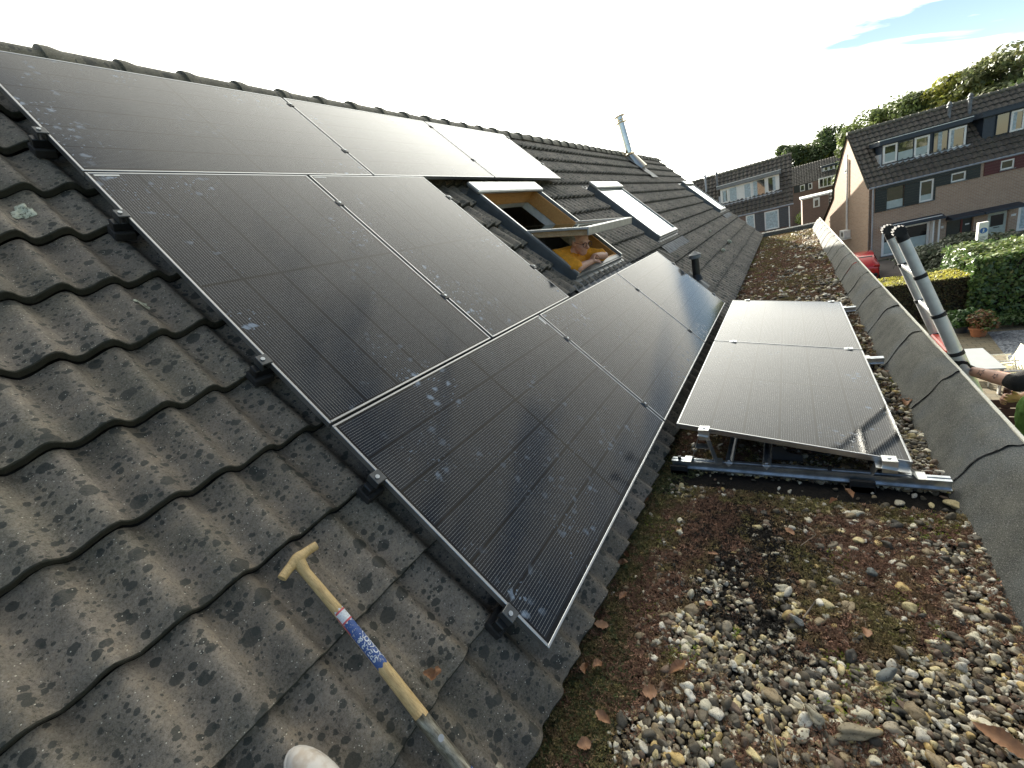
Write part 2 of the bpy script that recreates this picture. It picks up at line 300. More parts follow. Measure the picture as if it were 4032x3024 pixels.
MAT['label_red'] = plain('red_print', (0.55, 0.10, 0.12), 0.6, 0, 0.3, 160)
t = NT('worn_ferrule'); t.set(Base_Color=t.ramp(t.noise(30, 4, 0.7, vec=t.scale(t.P, (3, 0.6, 3))), [(0.35, (0.10, 0.085, 0.06)), (0.6, (0.34, 0.32, 0.26)), (0.8, (0.6, 0.58, 0.5))]), Roughness=0.45, Metallic=0.4); MAT['ferrule'] = t.m
t = NT('white_shoe_rubber'); t.set(Base_Color=t.mix(t.sstep(t.noise(14, 4, 0.6), 0.52, 0.72), (0.66, 0.62, 0.57), (0.50, 0.42, 0.34)), Roughness=0.55); MAT['shoe'] = t.m
MAT['lens'] = plain('spectacle_rim', (0.08, 0.03, 0.02), 0.3)

# ------------------------------------------------------------------ geometry helpers
class MB:
    """collects shapes for one mesh"""
    def __init__(s): s.v = []; s.f = []; s.mi = []; s.n = 0; s.c = []
    def add(s, v, f, mi=0, col=None):
        v = np.asarray(v, float); s.v.append(v)
        for q in f: s.f.append(tuple(int(i) + s.n for i in q)); s.mi.append(mi)
        s.n += len(v); s.c.append(np.tile(np.array(col if col else (1, 1, 1), float), (len(v), 1)))
        return s
    def box(s, a, b, mi=0, M=None, bev=0.0):
        x0, y0, z0 = [min(p, q) for p, q in zip(a, b)]; x1, y1, z1 = [max(p, q) for p, q in zip(a, b)]
        if bev > 0:
            e = min(bev, (x1 - x0) / 2.2, (y1 - y0) / 2.2, (z1 - z0) / 2.2)
            v = []; 
            for X, sx in ((x0, 1), (x1, -1)):
                for Y, sy in ((y0, 1), (y1, -1)):
                    for Z, sz in ((z0, 1), (z1, -1)):
                        v += [(X, Y + sy * e, Z + sz * e), (X + sx * e, Y, Z + sz * e), (X + sx * e, Y + sy * e, Z)]
            def i(ix, iy, iz, k): return ((ix * 2 + iy) * 2 + iz) * 3 + k
            f = [(i(0,0,0,0), i(0,0,1,0), i(0,1,1,0), i(0,1,0,0)), (i(1,0,0,0), i(1,1,0,0), i(1,1,1,0), i(1,0,1,0)),
                 (i(0,0,0,1), i(1,0,0,1), i(1,0,1,1), i(0,0,1,1)), (i(0,1,0,1), i(0,1,1,1), i(1,1,1,1), i(1,1,0,1)),
                 (i(0,0,0,2), i(0,1,0,2), i(1,1,0,2), i(1,0,0,2)), (i(0,0,1,2), i(1,0,1,2), i(1,1,1,2), i(0,1,1,2))]
            for iy in (0, 1):
                for iz in (0, 1): f.append((i(0,iy,iz,1), i(0,iy,iz,2), i(1,iy,iz,2), i(1,iy,iz,1)) if (iy ^ iz) else (i(0,iy,iz,2), i(0,iy,iz,1), i(1,iy,iz,1), i(1,iy,iz,2)))
            for ix in (0, 1):
                for iz in (0, 1): f.append((i(ix,0,iz,0), i(ix,0,iz,2), i(ix,1,iz,2), i(ix,1,iz,0)) if not (ix ^ iz) else (i(ix,0,iz,2), i(ix,0,iz,0), i(ix,1,iz,0), i(ix,1,iz,2)))
            for ix in (0, 1):
                for iy in (0, 1): f.append((i(ix,iy,0,0), i(ix,iy,0,1), i(ix,iy,1,1), i(ix,iy,1,0)) if (ix ^ iy) else (i(ix,iy,0,1), i(ix,iy,0,0), i(ix,iy,1,0), i(ix,iy,1,1)))
            for ix in (0, 1):
                for iy in (0, 1):
                    for iz in (0, 1): f.append((i(ix,iy,iz,0), i(ix,iy,iz,1), i(ix,iy,iz,2)) if (ix ^ iy ^ iz) == 0 else (i(ix,iy,iz,2), i(ix,iy,iz,1), i(ix,iy,iz,0)))
        else:
            v = [(x0,y0,z0),(x1,y0,z0),(x1,y1,z0),(x0,y1,z0),(x0,y0,z1),(x1,y0,z1),(x1,y1,z1),(x0,y1,z1)]
            f = [(0,3,2,1),(4,5,6,7),(0,1,5,4),(1,2,6,5),(2,3,7,6),(3,0,4,7)]
        if M is not None: v = [tuple(M @ Vector(p)) for p in v]
        return s.add(v, f, mi)
    def tube(s, pts, r, n=12, mi=0, cap=True):
        pts = [Vector(p) for p in pts]; rs = r if isinstance(r, (list, tuple)) else [r] * len(pts)
        V = []; up = None
        for k, p in enumerate(pts):
            d = (pts[min(k + 1, len(pts) - 1)] - pts[max(k - 1, 0)]).normalized()
            if up is None:
                up = Vector((0, 0, 1)) if abs(d.z) < 0.9 else Vector((1, 0, 0))
            a = d.cross(up).normalized(); b = a.cross(d).normalized(); up = b
            for j in range(n):
                t_ = 2 * PI * j / n; V.append(p + a * math.cos(t_) * rs[k] + b * math.sin(t_) * rs[k])
        F = []
        for k in range(len(pts) - 1):
            for j in range(n): F.append((k * n + j, k * n + (j + 1) % n, (k + 1) * n + (j + 1) % n, (k + 1) * n + j))
        if cap: F.append(tuple(range(n))); F.append(tuple((len(pts) - 1) * n + j for j in reversed(range(n))))
        return s.add([tuple(p) for p in V], F, mi)
    def ell(s, c, r, n=12, m=8, M=None, mi=0, col=None):
        V = []; F = []
        for i in range(m + 1):
            a = PI * i / m
            for j in range(n):
                b = 2 * PI * j / n; p = Vector((r[0] * math.sin(a) * math.cos(b), r[1] * math.sin(a) * math.sin(b), r[2] * math.cos(a)))
                if M is not None: p = M @ p
                V.append(tuple(p + Vector(c)))
        for i in range(m):
            for j in range(n): F.append((i * n + j, (i + 1) * n + j, (i + 1) * n + (j + 1) % n, i * n + (j + 1) % n))
        return s.add(V, F, mi, col)
    def prism(s, poly, a, b, axis='y', mi=0):
        n = len(poly); V = []
        for h in (a, b):
            for p in poly: V.append({'y': (p[0], h, p[1]), 'x': (h, p[0], p[1]), 'z': (p[0], p[1], h)}[axis])
        F = [tuple(range(n)), tuple(range(2 * n - 1, n - 1, -1))] + [(i, i + n, (i + 1) % n + n, (i + 1) % n) for i in range(n)]
        return s.add(V, F, mi)
    def grid(s, fn, nu, nv, mi=0, closed_u=False):
        V = [fn(i / nu, j / nv) for j in range(nv + 1) for i in range(nu + (0 if closed_u else 1))]
        w = nu + (0 if closed_u else 1)
        F = [(j * w + i, j * w + (i + 1) % w, (j + 1) * w + (i + 1) % w, (j + 1) * w + i) for j in range(nv) for i in range(nu)]
        return s.add(V, F, mi)
    def build(s, name, mat, parent=None, smooth=False, M=None, label=None, autos=None):
        V = np.concatenate(s.v) if s.v else np.zeros((0, 3))
        me = bpy.data.meshes.new(name); me.from_pydata(V.tolist(), [], s.f)
        mats = mat if isinstance(mat, (list, tuple)) else [mat]
        for m in mats: me.materials.append(m)
        if len(mats) > 1: me.polygons.foreach_set('material_index', s.mi)
        if any((c != 1).any() for c in s.c):
            ca = me.color_attributes.new('Col', 'FLOAT_COLOR', 'POINT'); cc = np.concatenate(s.c); ca.data.foreach_set('color', np.hstack([cc, np.ones((len(cc), 1))]).ravel())
        me.validate(); me.update()
        if smooth: me.polygons.foreach_set('use_smooth', [True] * len(me.polygons))
        if autos is not None:
            me.polygons.foreach_set('use_smooth', [True] * len(me.polygons)); me.set_sharp_from_angle(angle=R(autos))
        o = bpy.data.objects.new(name, me); COL.objects.link(o)
        if parent is not None: o.parent = parent
        if M is not None: o.matrix_local = M
        if label: o['label'] = label
        return o

def np_mesh(name, V, F, mat, col=None, smooth=False, parent=None):
    """fast mesh of faces that all have the same corner count"""
    V = np.asarray(V, np.float32); F = np.asarray(F, np.int32); k = F.shape[1]
    me = bpy.data.meshes.new(name); me.vertices.add(len(V)); me.vertices.foreach_set('co', V.ravel())
    me.loops.add(F.size); me.loops.foreach_set('vertex_index', F.ravel()); me.polygons.add(len(F))
    me.polygons.foreach_set('loop_start', np.arange(0, F.size, k, dtype=np.int32)); me.polygons.foreach_set('loop_total', np.full(len(F), k, np.int32))
    if smooth: me.polygons.foreach_set('use_smooth', np.ones(len(F), bool))
    me.materials.append(mat)
    if col is not None:
        ca = me.color_attributes.new('Col', 'FLOAT_COLOR', 'POINT'); ca.data.foreach_set('color', np.hstack([col, np.ones((len(col), 1))]).astype(np.float32).ravel())
    me.update(calc_edges=True)
    o = bpy.data.objects.new(name, me); COL.objects.link(o)
    if parent is not None: o.parent = parent
    return o
def tag(o, label=None, cat=None, group=None, kind=None):
    if label: o['label'] = label
    if cat: o['category'] = cat
    if group: o['group'] = group
    if kind: o['kind'] = kind
    return o
def empty(name, loc=(0, 0, 0), rot=(0, 0, 0), label=None, cat=None, group=None):
    o = bpy.data.objects.new(name, None); COL.objects.link(o); o.location = loc; o.rotation_euler = rot; o.empty_display_size = 0.1
    tag(o, label, cat, group); return o
def copy_tree(o, parent=None):
    c = o.copy(); COL.objects.link(c); c.parent = parent
    for ch in [x for x in COL.objects if x.parent == o]: copy_tree(ch, c)
    return c

TH = R(47.0); CT, ST = math.cos(TH), math.sin(TH)
ROOF = Matrix.Rotation(TH, 4, 'X')
def W(u, v, n): return Vector((u, v * CT - n * ST, v * ST + n * CT))
def vnoise(x, y, seed=0):
    """smooth value noise for numpy arrays, 0..1"""
    def h(i, j): 
        q = np.sin(i * 127.1 + j * 311.7 + seed * 74.7) * 43758.5453; return q - np.floor(q)
    xi = np.floor(x); yi = np.floor(y); fx = x - xi; fy = y - yi; fx = fx * fx * (3 - 2 * fx); fy = fy * fy * (3 - 2 * fy)
    return (h(xi, yi) * (1 - fx) + h(xi + 1, yi) * fx) * (1 - fy) + (h(xi, yi + 1) * (1 - fx) + h(xi + 1, yi + 1) * fx) * fy
def fbm(x, y, seed=0, o=3): return sum(vnoise(x * 2 ** k, y * 2 ** k, seed + k) * 0.5 ** (k + 1) for k in range(o)) / (1 - 0.5 ** o)

# ------------------------------------------------------------------ tiled roof mesh
def wave(t):
    t = t - np.floor(t)
    return np.where(t < 0.30, 0.5 + 0.5 * np.cos(PI * t / 0.30), 0.5 - 0.5 * np.cos(PI * (t - 0.30) / 0.70))
def tiled(name, mats, u0, u1, v0, ncourse, gauge, period, amp, nmean, sp, holes=(), parent=None, phase=0.0, butt=0.034, drop=0.043, seed=1, jitter=0.004, v_top=None, matrix=None):
    rng = np.random.default_rng(seed)
    nu = int((u1 - u0) / period * sp); us = np.linspace(u0, u1, nu + 1)
    w0 = wave((us - phase) / period) * amp
    tid = np.floor((us - phase) / (2 * period)).astype(int); tid -= tid.min()
    V = []; Fs = []; mi = []; base = 0; nrows = 0
    for k in range(ncourse):
        vb = v0 + k * gauge; vt = min(vb + gauge + 0.002, v_top if v_top else 1e9)
        if vt <= vb: break
        jn = rng.uniform(-jitter, jitter, tid.max() + 1)[tid]; jv = rng.uniform(-jitter, jitter, tid.max() + 1)[tid]
        ed = (fbm(us * 40, us * 0 + k * 3.3, seed) - 0.5) * 0.009
        rows = [(vb + 0.016, -butt - 0.006, 0, 1.0), (vb + 0.003, -butt, 0, 1.0), (vb, -0.004, 0, 1.0), (vb + 0.004, 0.0, 1, 1.0), (vb + gauge * 0.33, 0, 1, 0.67), (vb + gauge * 0.67, 0, 1, 0.33), (vt, 0, 1, 0.0)]
        for ri, (v, dn, m, s) in enumerate(rows):
            n = nmean - amp / 2 + w0 * (0.96 if ri < 2 else 1) + drop * (s - 0.6) + dn + jn * s
            vv = v + (jv + ed) * (1.0 if ri < 4 else 0.0)
            V.append(np.stack([us, np.full_like(us, 0) + vv, n], 1))
        for ri in range(6):
            a = base + ri * (nu + 1); i = np.arange(nu)
            F = np.stack([a + i, a + i + 1, a + nu + 2 + i, a + nu + 1 + i], 1)
            um = (us[:-1] + us[1:]) / 2; vm = (rows[ri][0] + rows[ri + 1][0]) / 2
            keep = np.ones(nu, bool)
            for (ha, hb, hc, hd) in holes: keep &= ~((um > ha) & (um < hb) & (vm > hc) & (vm < hd))
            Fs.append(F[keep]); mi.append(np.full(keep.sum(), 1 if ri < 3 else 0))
        base += 7 * (nu + 1)
    V = np.concatenate(V); F = np.concatenate(Fs); mi = np.concatenate(mi)
    o = np_mesh(name, V, F, mats[0], parent=parent, smooth=True); o.data.materials.append(mats[1])
    o.data.polygons.foreach_set('material_index', mi.astype(np.int32)); o.data.set_sharp_from_angle(angle=R(50)); o.data.update()
    if matrix is not None: o.matrix_local = matrix
    return o

# ================================================================== the house whose roof we stand on
house = empty('terraced_house', (0, 0, 0), label="terraced house whose brown tiled slope carries the solar panels, gravel flat roof below", cat="house")
UA, UB, VR = -2.2, 16.05, 4.31
SKY = [(2.92, 1.335, 1.36, 1.46), (6.24, 1.345, 1.36, 1.46), (14.05, 1.36, 1.36, 1.48)]
holes = [(u - 0.07, u + w + 0.07, v - 0.02, v + h + 0.06) for u, v, w, h in SKY]
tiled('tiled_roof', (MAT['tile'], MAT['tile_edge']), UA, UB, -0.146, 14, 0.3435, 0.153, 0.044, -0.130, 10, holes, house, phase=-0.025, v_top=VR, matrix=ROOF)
def sun_block_sheet():
    m = MB(); us_ = sorted({UA, UB} | {q for h in holes for q in h[:2]}); vs_ = sorted({-0.10, VR + 0.05} | {q for h in holes for q in h[2:]})
    for i in range(len(us_) - 1):
        for j in range(len(vs_) - 1):
            uc, vc = (us_[i] + us_[i + 1]) / 2, (vs_[j] + vs_[j + 1]) / 2
            if any(h[0] < uc < h[1] and h[2] < vc < h[3] for h in holes): continue
            m.add([(us_[i], vs_[j], -0.192), (us_[i + 1], vs_[j], -0.192), (us_[i + 1], vs_[j + 1], -0.192), (us_[i], vs_[j + 1], -0.192)], [(0, 1, 2, 3)])
    m.build('underlay_sun_block', MAT['black_rubber'], house, M=ROOF)  # unseen sheet added beneath the tiles to block leaking sunlight
sun_block_sheet()
# ridge of overlapping half-round tiles
rg = MB(); pitch = 0.385; k = 0; u = UA - 0.1
PR = W(0, VR + 0.03, -0.175)
while u < UB + 0.02:
    r0, r1 = 0.118, 0.128; L = pitch + 0.05
    jz = random.uniform(-0.004, 0.004)
    def fn(a, b, u=u, jz=jz):
        ang = PI * (a * 1.04 - 0.02); rr = r0 + (r1 - r0) * (1 - b) + (0.012 if b < 0.13 else 0)
        return (u + b * L, PR.y + math.cos(ang) * rr * 1.05, PR.z - 0.035 + math.sin(ang) * rr * 1.0 + jz)
    rg.grid(fn, 14, 8); 
    def cap(a, b, u=u, jz=jz):
        ang = PI * (a * 1.04 - 0.02); rr = (r1 + 0.012) * (0.78 + 0.22 * b)
        return (u, PR.y + math.cos(ang) * rr * 1.05, PR.z - 0.035 + math.sin(ang) * rr + jz)
    rg.grid(cap, 14, 1)
    u += pitch; k += 1
ridge_o = rg.build('ridge', MAT['ridge'], house, autos=55)
# rear slope, gable walls and outer walls
PRY = PR.y
mb = MB(); mb.add([(UA, PRY, PR.z), (UB, PRY, PR.z), (UB, PRY + 4.2, PR.z - 4.5), (UA, PRY + 4.2, PR.z - 4.5)], [(0, 1, 2, 3)])
mb.build('rear_roof', MAT['far_tile'], house)
for xg in (UA + 0.12, UB - 0.05):
    mb = MB(); mb.prism([(0.12, -0.42), (PRY, PR.z - 0.14), (PRY + 4.1, PR.z - 4.5), (PRY + 4.1, -5.2), (0.12, -5.2)], xg - 0.1, xg, 'x'); mb.build('gable_wall', MAT['brick'], house)
mb = MB(); mb.box((UA, -1.50, -5.2), (UB + 0.1, -1.40, -0.40)); mb.build('wall', MAT['brick'], house)
# verge board along the far end of the slope
mb = MB(); mb.box((UB, -0.14, -0.22), (UB + 0.03, VR, -0.125)); mb.build('verge_board', MAT['grey_clad'], house, M=ROOF)
# flat roof deck under the gravel, gently uneven
def deckz(x, y): return -0.285 + 0.018 * (fbm(np.asarray(x) * 2.2, np.asarray(y) * 2.2, 5) - 0.5)
def dk(a, b):
    x = UA + a * (UB - UA); y = -1.42 + b * 1.75; return (x, y, float(deckz(x, y)))
mb = MB(); mb.grid(dk, 150, 16); deck = mb.build('flat_roof_deck', MAT['soil'], house, smooth=True)
# parapet: felt sheets over a kerb, running along X
PROF = [(-1.29, -0.315), (-1.325, -0.268), (-1.362, -0.205), (-1.398, -0.142), (-1.432, -0.085), (-1.458, -0.048), (-1.485, -0.028), (-1.510, -0.018), (-1.533, -0.012)]
def prof(s):
    s = min(max(s, 0), 1) * (len(PROF) - 1); i = min(int(s), len(PROF) - 2); f = s - i
    return PROF[i][0] * (1 - f) + PROF[i + 1][0] * f, PROF[i][1] * (1 - f) + PROF[i + 1][1] * f
mb = MB(); tars = []; seams = [-2.2, -1.0, -0.1, 0.77, 1.65, 2.49, 3.38, 4.25, 5.12, 6.01, 6.93, 7.82, 8.82, 9.71, 10.66, 11.55, 12.45, 13.35, 14.25, 15.15, 16.0]
for i in range(len(seams) - 1):
    a, b = seams[i], seams[i + 1]; sw = random.uniform(0, 9)
    def fe(s, x, sw): return x + 0.022 * math.sin(s * 5 + sw) + 0.009 * math.sin(s * 17 + sw * 2)
    def fn(p, q, a=a, b=b, i=i):
        y, z = prof(q); xa = fe(q, a, i * 1.7) - 0.02; xb = fe(q, b, (i + 1) * 1.7)
        lift = 0.006 * (1 - p) ** 6 + 0.006 * (1 - p) * 0.3
        w = 0.012 * (float(vnoise(np.float64(xa * 3 + p * 4), np.float64(q * 4), 3)) - 0.5) + 0.006 * (float(vnoise(np.float64(xa * 11 + p * 13), np.float64(q * 5), 8)) - 0.5)
        return (xa + (xb - xa) * p, y, z + lift + w)
    mb.grid(fn, 16, 24)
    if i:
        def pt(q, a=a, i=i):
            y, z = prof(q); return (fe(q, a, i * 1.7) - 0.016, y + 0.001, z + 0.006)
        tar = MB(); tars.append(tar); tar.tube([pt(j / 26) for j in range(27)], [0.0014 + 0.0014 * random.random() for _ in range(27)], 6)
par = mb.build('parapet', MAT['felt'], house, smooth=True)
for tar in tars: tar.build('seam', MAT['tar'], par)
mb = MB(); mb.box((UA, -1.548, -0.06), (UB + 0.1, -1.533, 0.0), bev=0.003); mb.build('edge_trim', MAT['trim'], par)
mb = MB(); mb.box((UB - 0.02, -1.45, -0.40), (UB + 0.12, 0.35, -0.13), bev=0.01); fp = mb.build('end_kerb', MAT['felt'], house)
mb = MB(); mb.box((UB + 0.12, -1.56, -0.17), (UB + 0.14, 0.2, -0.115)); mb.build('edge_trim', MAT['trim'], fp)

# ---- skylights (roof coordinates u, v, n)
def skylight(u0, v0, w, h, opened):
    fr = MB(); f = 0.055; n0, n1 = -0.155, -0.055
    fr.box((u0, v0, n0), (u0 + f, v0 + h, n1), bev=0.006); fr.box((u0 + w - f, v0, n0), (u0 + w, v0 + h, n1), bev=0.006)
    fr.box((u0 + f, v0, n0), (u0 + w - f, v0 + f, n1 - 0.01), bev=0.006); fr.box((u0 + f, v0 + h - 0.05, n0), (u0 + w - f, v0 + h, n1 - 0.003))
    # dark side gutters and head gutter
    root = fr.build('skylight', MAT['grey_clad'], house, M=ROOF)
    m = MB()
    for a, b in ((u0 - 0.075, u0 - 0.002), (u0 + w + 0.002, u0 + w + 0.075)): m.box((a, v0 - 0.03, -0.165), (b, v0 + h + 0.05, -0.150))
    m.box((u0 - 0.075, v0 + h + 0.002, -0.165), (u0 + w + 0.075, v0 + h + 0.08, -0.135))
    m.box((u0 - 0.06, v0 - 0.05, -0.118), (u0 + w + 0.06, v0 - 0.004, -0.105), bev=0.004)
    m.box((u0 - 0.03, v0 - 0.012, -0.106), (u0 + w + 0.03, v0 - 0.002, -0.07))
    m.build('flashing', MAT['grey_clad'], root)
    m = MB()                                                   # pleated apron below the window
    def ap(a, b):
        u = u0 - 0.16 + a * (w + 0.32); v = v0 - 0.045 - b * 0.30
        return (u, v, -0.128 + 0.016 * math.cos(2 * PI * (u + 0.025) / 0.153) * (0.35 + 0.65 * b) + 0.012 * (1 - b))
    m.grid(ap, 90, 5); m.build('apron', MAT['lead'], root, smooth=True)
    m = MB(); m.box((u0 - 0.03, v0 + h - 0.145, n1 + 0.002), (u0 + w + 0.03, v0 + h + 0.025, -0.012), bev=0.012); m.build('cover', MAT['light_clad'], root)
    for a, b in ((u0 + 0.004, u0 + 0.034), (u0 + w - 0.034, u0 + w - 0.004)): m = MB(); m.box((a, v0 + 0.005, n1 + 0.001), (b, v0 + h - 0.147, n1 + 0.014), bev=0.004); m.build('side_cladding', MAT['light_clad'], root)
    if not opened:
        m = MB(); m.box((u0 + f + 0.005, v0 + f, -0.075), (u0 + w - f - 0.005, v0 + h - 0.06, -0.058)); m.build('glass', MAT['sky_glass'], root)
        m = MB(); m.box((u0 + 0.01, v0 + 0.006, n1 - 0.008), (u0 + w - 0.01, v0 + 0.075, -0.038), bev=0.008); m.build('sash', MAT['light_clad'], root)
        m = MB(); m.box((u0 + 0.02, v0 + 0.02, -0.35), (u0 + w - 0.02, v0 + h - 0.02, -0.16)); m.build('backing', MAT['dark_room'], root)
    else:
        m = MB(); j = 0.022
        for a, b in ((u0 + f, u0 + f + j), (u0 + w - f - j, u0 + w - f)): m.box((a, v0 + f, -0.235), (b, v0 + h - 0.05, -0.07), bev=0.003)
        m.box((u0 + f, v0 + h - 0.05 - j, -0.235), (u0 + w - f, v0 + h - 0.05, -0.07)); m.box((u0 + f, v0 + f, -0.235), (u0 + w - f, v0 + f + j, -0.078))
        m.build('lining', MAT['pine'], root)
        m = MB(); a0, a1, b0, b1 = u0 + f + 0.004, u0 + w - f - 0.004, v0 + f + 0.004, v0 + h - 0.054
        m.add([(a1, b0, -0.235), (a1, b1, -0.235), (a1 + 0.02, b1 + 0.05, -0.34), (a1 + 0.02, b0 - 0.05, -0.34)], [(0, 1, 2, 3)])
        m.add([(a0, b0, -0.235), (a0, b1, -0.235), (a0 - 0.02, b1 + 0.05, -0.34), (a0 - 0.02, b0 - 0.05, -0.34)], [(3, 2, 1, 0)])
        m.add([(a0, b1, -0.235), (a1, b1, -0.235), (a1 + 0.02, b1 + 0.05, -0.34), (a0 - 0.02, b1 + 0.05, -0.34)], [(3, 2, 1, 0)])
        m.add([(a0, b0, -0.235), (a1, b0, -0.235), (a1 + 0.02, b0 - 0.05, -0.34), (a0 - 0.02, b0 - 0.05, -0.34)], [(0, 1, 2, 3)])
        m.build('plaster_reveal', MAT['white_wall'], root)
        # centre-pivot sash swung open
        ang = R(-37.0); hin = Matrix.Translation((u0, v0 + 0.735, -0.098)) @ Matrix.Rotation(ang, 4, 'X')
        hw = 0.70; m = MB(); s = 0.058
        for a, b in ((s, s + 0.055), (w - s - 0.055, w - s)): m.box((a, -hw, -0.062), (b, hw - 0.05, -0.006), bev=0.004)
        m.box((s + 0.055, -hw, -0.062), (w - s - 0.055, -hw + 0.06, -0.006)); m.box((s + 0.055, hw - 0.11, -0.062), (w - s - 0.055, hw - 0.05, -0.006))
        sash = m.build('sash', MAT['pine_worn'], root, M=hin)
        m = MB()
        m.box((0.012, -hw - 0.012, -0.008), (0.058, 0.0, 0.016), bev=0.005); m.box((w - 0.058, -hw - 0.012, -0.008), (w - 0.012, 0.0, 0.016), bev=0.005)
        m.box((0.012, -hw - 0.022, -0.06), (w - 0.012, -hw - 0.003, 0.014), bev=0.005); m.box((0.058, -hw - 0.003, -0.005), (w - 0.058, -hw + 0.045, 0.014))
        m.build('sash_cladding', MAT['alu_dull'], root, M=hin)
        m = MB(); m.box((s + 0.052, -hw + 0.05, -0.024), (w - s - 0.052, hw - 0.10, -0.006)); g = m.build('glass', MAT['clear_glass'], root, M=hin)
    return root
t = NT('clear_double_glazing'); gl = t.n('ShaderNodeBsdfGlossy'); gl.inputs['Roughness'].default_value = 0.02; gl.inputs['Color'].default_value = (0.9, 0.95, 0.9, 1)
tr = t.n('ShaderNodeBsdfTransparent'); tr.inputs['Color'].default_value = (0.72, 0.78, 0.74, 1); fz = t.n('ShaderNodeFresnel'); fz.inputs['IOR'].default_value = 1.9
ms = t.n('ShaderNodeMixShader'); t.l(fz.outputs[0], ms.inputs[0]); t.l(tr.outputs[0], ms.inputs[1]); t.l(gl.outputs[0], ms.inputs[2]); t.l(ms.outputs[0], t.o.inputs['Surface']); MAT['clear_glass'] = t.m
sk1 = skylight(*SKY[0], True); sk2 = skylight(*SKY[1], False); sk3 = skylight(*SKY[2], False)
# attic room behind the open skylight
mb = MB(); hx = (SKY[0][0] + 0.0, SKY[0][0] + SKY[0][2] - 0.0, SKY[0][1] - 0.06, SKY[0][1] + SKY[0][3] + 0.06)
A, B, C_, D_ = 1.6, 6.1, -0.05, 4.1
for (a, b, c, d) in ((A, hx[0], C_, D_), (hx[1], B, C_, D_), (hx[0], hx[1], C_, hx[2]), (hx[0], hx[1], hx[3], D_)):
    P = [W(a, c, -0.34), W(b, c, -0.34), W(b, d, -0.34), W(a, d, -0.34)]; mb.add([tuple(p) for p in P], [(0, 1, 2, 3)])
P = [W(A, C_, -0.5), W(A, D_, -0.5)]
mb.add([(A, 0.35, -1.6), (B, 0.35, -1.6), (B, 5.2, -1.6), (A, 5.2, -1.6)], [(0, 1, 2, 3)])
mb.add([(B, 0.35, -1.6), (B, 5.2, -1.6), (B, 5.2, 2.9), (B, 3.1, 2.7), (B, 0.35, -0.35)], [(0, 1, 2, 3, 4)])
mb.add([(A, 0.35, -1.6), (A, 5.2, -1.6), (A, 5.2, 2.9), (A, 3.1, 2.7), (A, 0.35, -0.35)], [(4, 3, 2, 1, 0)])
mb.add([(A, 5.2, -1.6), (B, 5.2, -1.6), (B, 5.2, 2.9), (A, 5.2, 2.9)], [(0, 1, 2, 3)])
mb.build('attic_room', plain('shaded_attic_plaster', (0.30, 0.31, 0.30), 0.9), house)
mb = MB()
for zz in (-1.6, -1.2, -0.75, -0.3, 0.15, 0.6): mb.box((5.6, 1.6, zz), (6.05, 5.0, zz + 0.03), mi=0)
for yy in (1.6, 2.45, 3.3, 4.15, 4.97): mb.box((5.6, yy, -1.6), (6.05, yy + 0.03, 0.63), mi=0)
for zz in (-1.2, -0.75, -0.3, 0.15):
    y = 1.66
    while y < 4.9:
        wd = random.uniform(0.02, 0.05); 
        if random.random() < 0.75: mb.box((5.66, y, zz + 0.03), (5.85, y + wd, zz + 0.03 + random.uniform(0.2, 0.36)), mi=random.choice((1, 1, 2, 3)))
        y += wd + 0.004
mb.build('bookshelf', [MAT['white_wall'], MAT['dark_room'], plain('book_green', (0.06, 0.09, 0.06), 0.8), plain('book_brown', (0.10, 0.06, 0.04), 0.8)], house)

# ---- flue and vent on the slope
fl = MB(); a, b = Vector((11.9, 2.83, 3.02)), Vector((11.9, 2.95, 3.86)); d = (b - a)
P = [a + d * q for q in (-0.05, 0.27, 0.27, 0.30, 0.30, 0.95)]; fl.tube(P, [0.088, 0.088, 0.097, 0.097, 0.088, 0.088], 24)
flue = fl.build('flue_pipe', MAT['chrome'], house, autos=40)
fl = MB(); tp = [a + d * q for q in (0.90, 0.92, 0.93, 0.96, 0.985, 1.0)]
fl.tube([a + d * 0.955, a + d * 0.962, a + d * 0.975], [0.15, 0.155, 0.10], 24); fl.tube([a + d * 1.025, a + d * 1.032, a + d * 1.045], [0.105, 0.118, 0.085], 24)
fl.tube([a + d * 1.045, a + d * 1.15], 0.088, 24); fl.tube([a + d * 1.15, a + d * 1.155, a + d * 1.19], [0.155, 0.16, 0.02], 24); fl.tube([a + d * 0.95, a + d * 1.05], 0.07, 16)
fl.build('cowl', MAT['chrome'], flue, autos=40)
fl = MB(); fb = W(11.9, 3.66, -0.14); fl.tube([fb - (a - fb) * 0.1, fb + (a - fb) * 0.86, a - d * 0.03], [0.185, 0.105, 0.10], 24); fl.tube([a - d * 0.03, a - d * 0.01, a + d * 0.03], [0.135, 0.14, 0.098], 24)
fl.build('flashing_cone', MAT['chrome'], flue, autos=40)
fl = MB()
def fln(p, q):
    u = 11.9 - 0.30 + p * 0.60; v = 3.16 + q * 0.95; return (u, v, -0.098 + 0.022 * float(fbm(np.float64(u * 14), np.float64(v * 14), 2)) + (0.012 if q > 0.93 else 0))
fl.grid(fln, 14, 20); fl.build('base_flashing', MAT['lead'], flue, M=ROOF, smooth=True)
vb = W(5.78, 0.46, -0.13); vn = MB(); vn.tube([vb + Vector((0, 0, z)) for z in (0.02, 0.06, 0.10)], [0.085, 0.075, 0.056], 20); vn.tube([vb + Vector((0, 0, z)) for z in (0.08, 0.36)], 0.052, 20)
vent = vn.build('vent_pipe', MAT['black_metal'], house, autos=40)
vn = MB(); vn.tube([vb + Vector((0, 0, z)) for z in (0.33, 0.335, 0.36, 0.375, 0.38)], [0.058, 0.082, 0.080, 0.078, 0.06], 20); vn.tube([vb + Vector((0, 0, z)) for z in (0.38, 0.385, 0.42, 0.43)], [0.085, 0.088, 0.03, 0.012], 20)
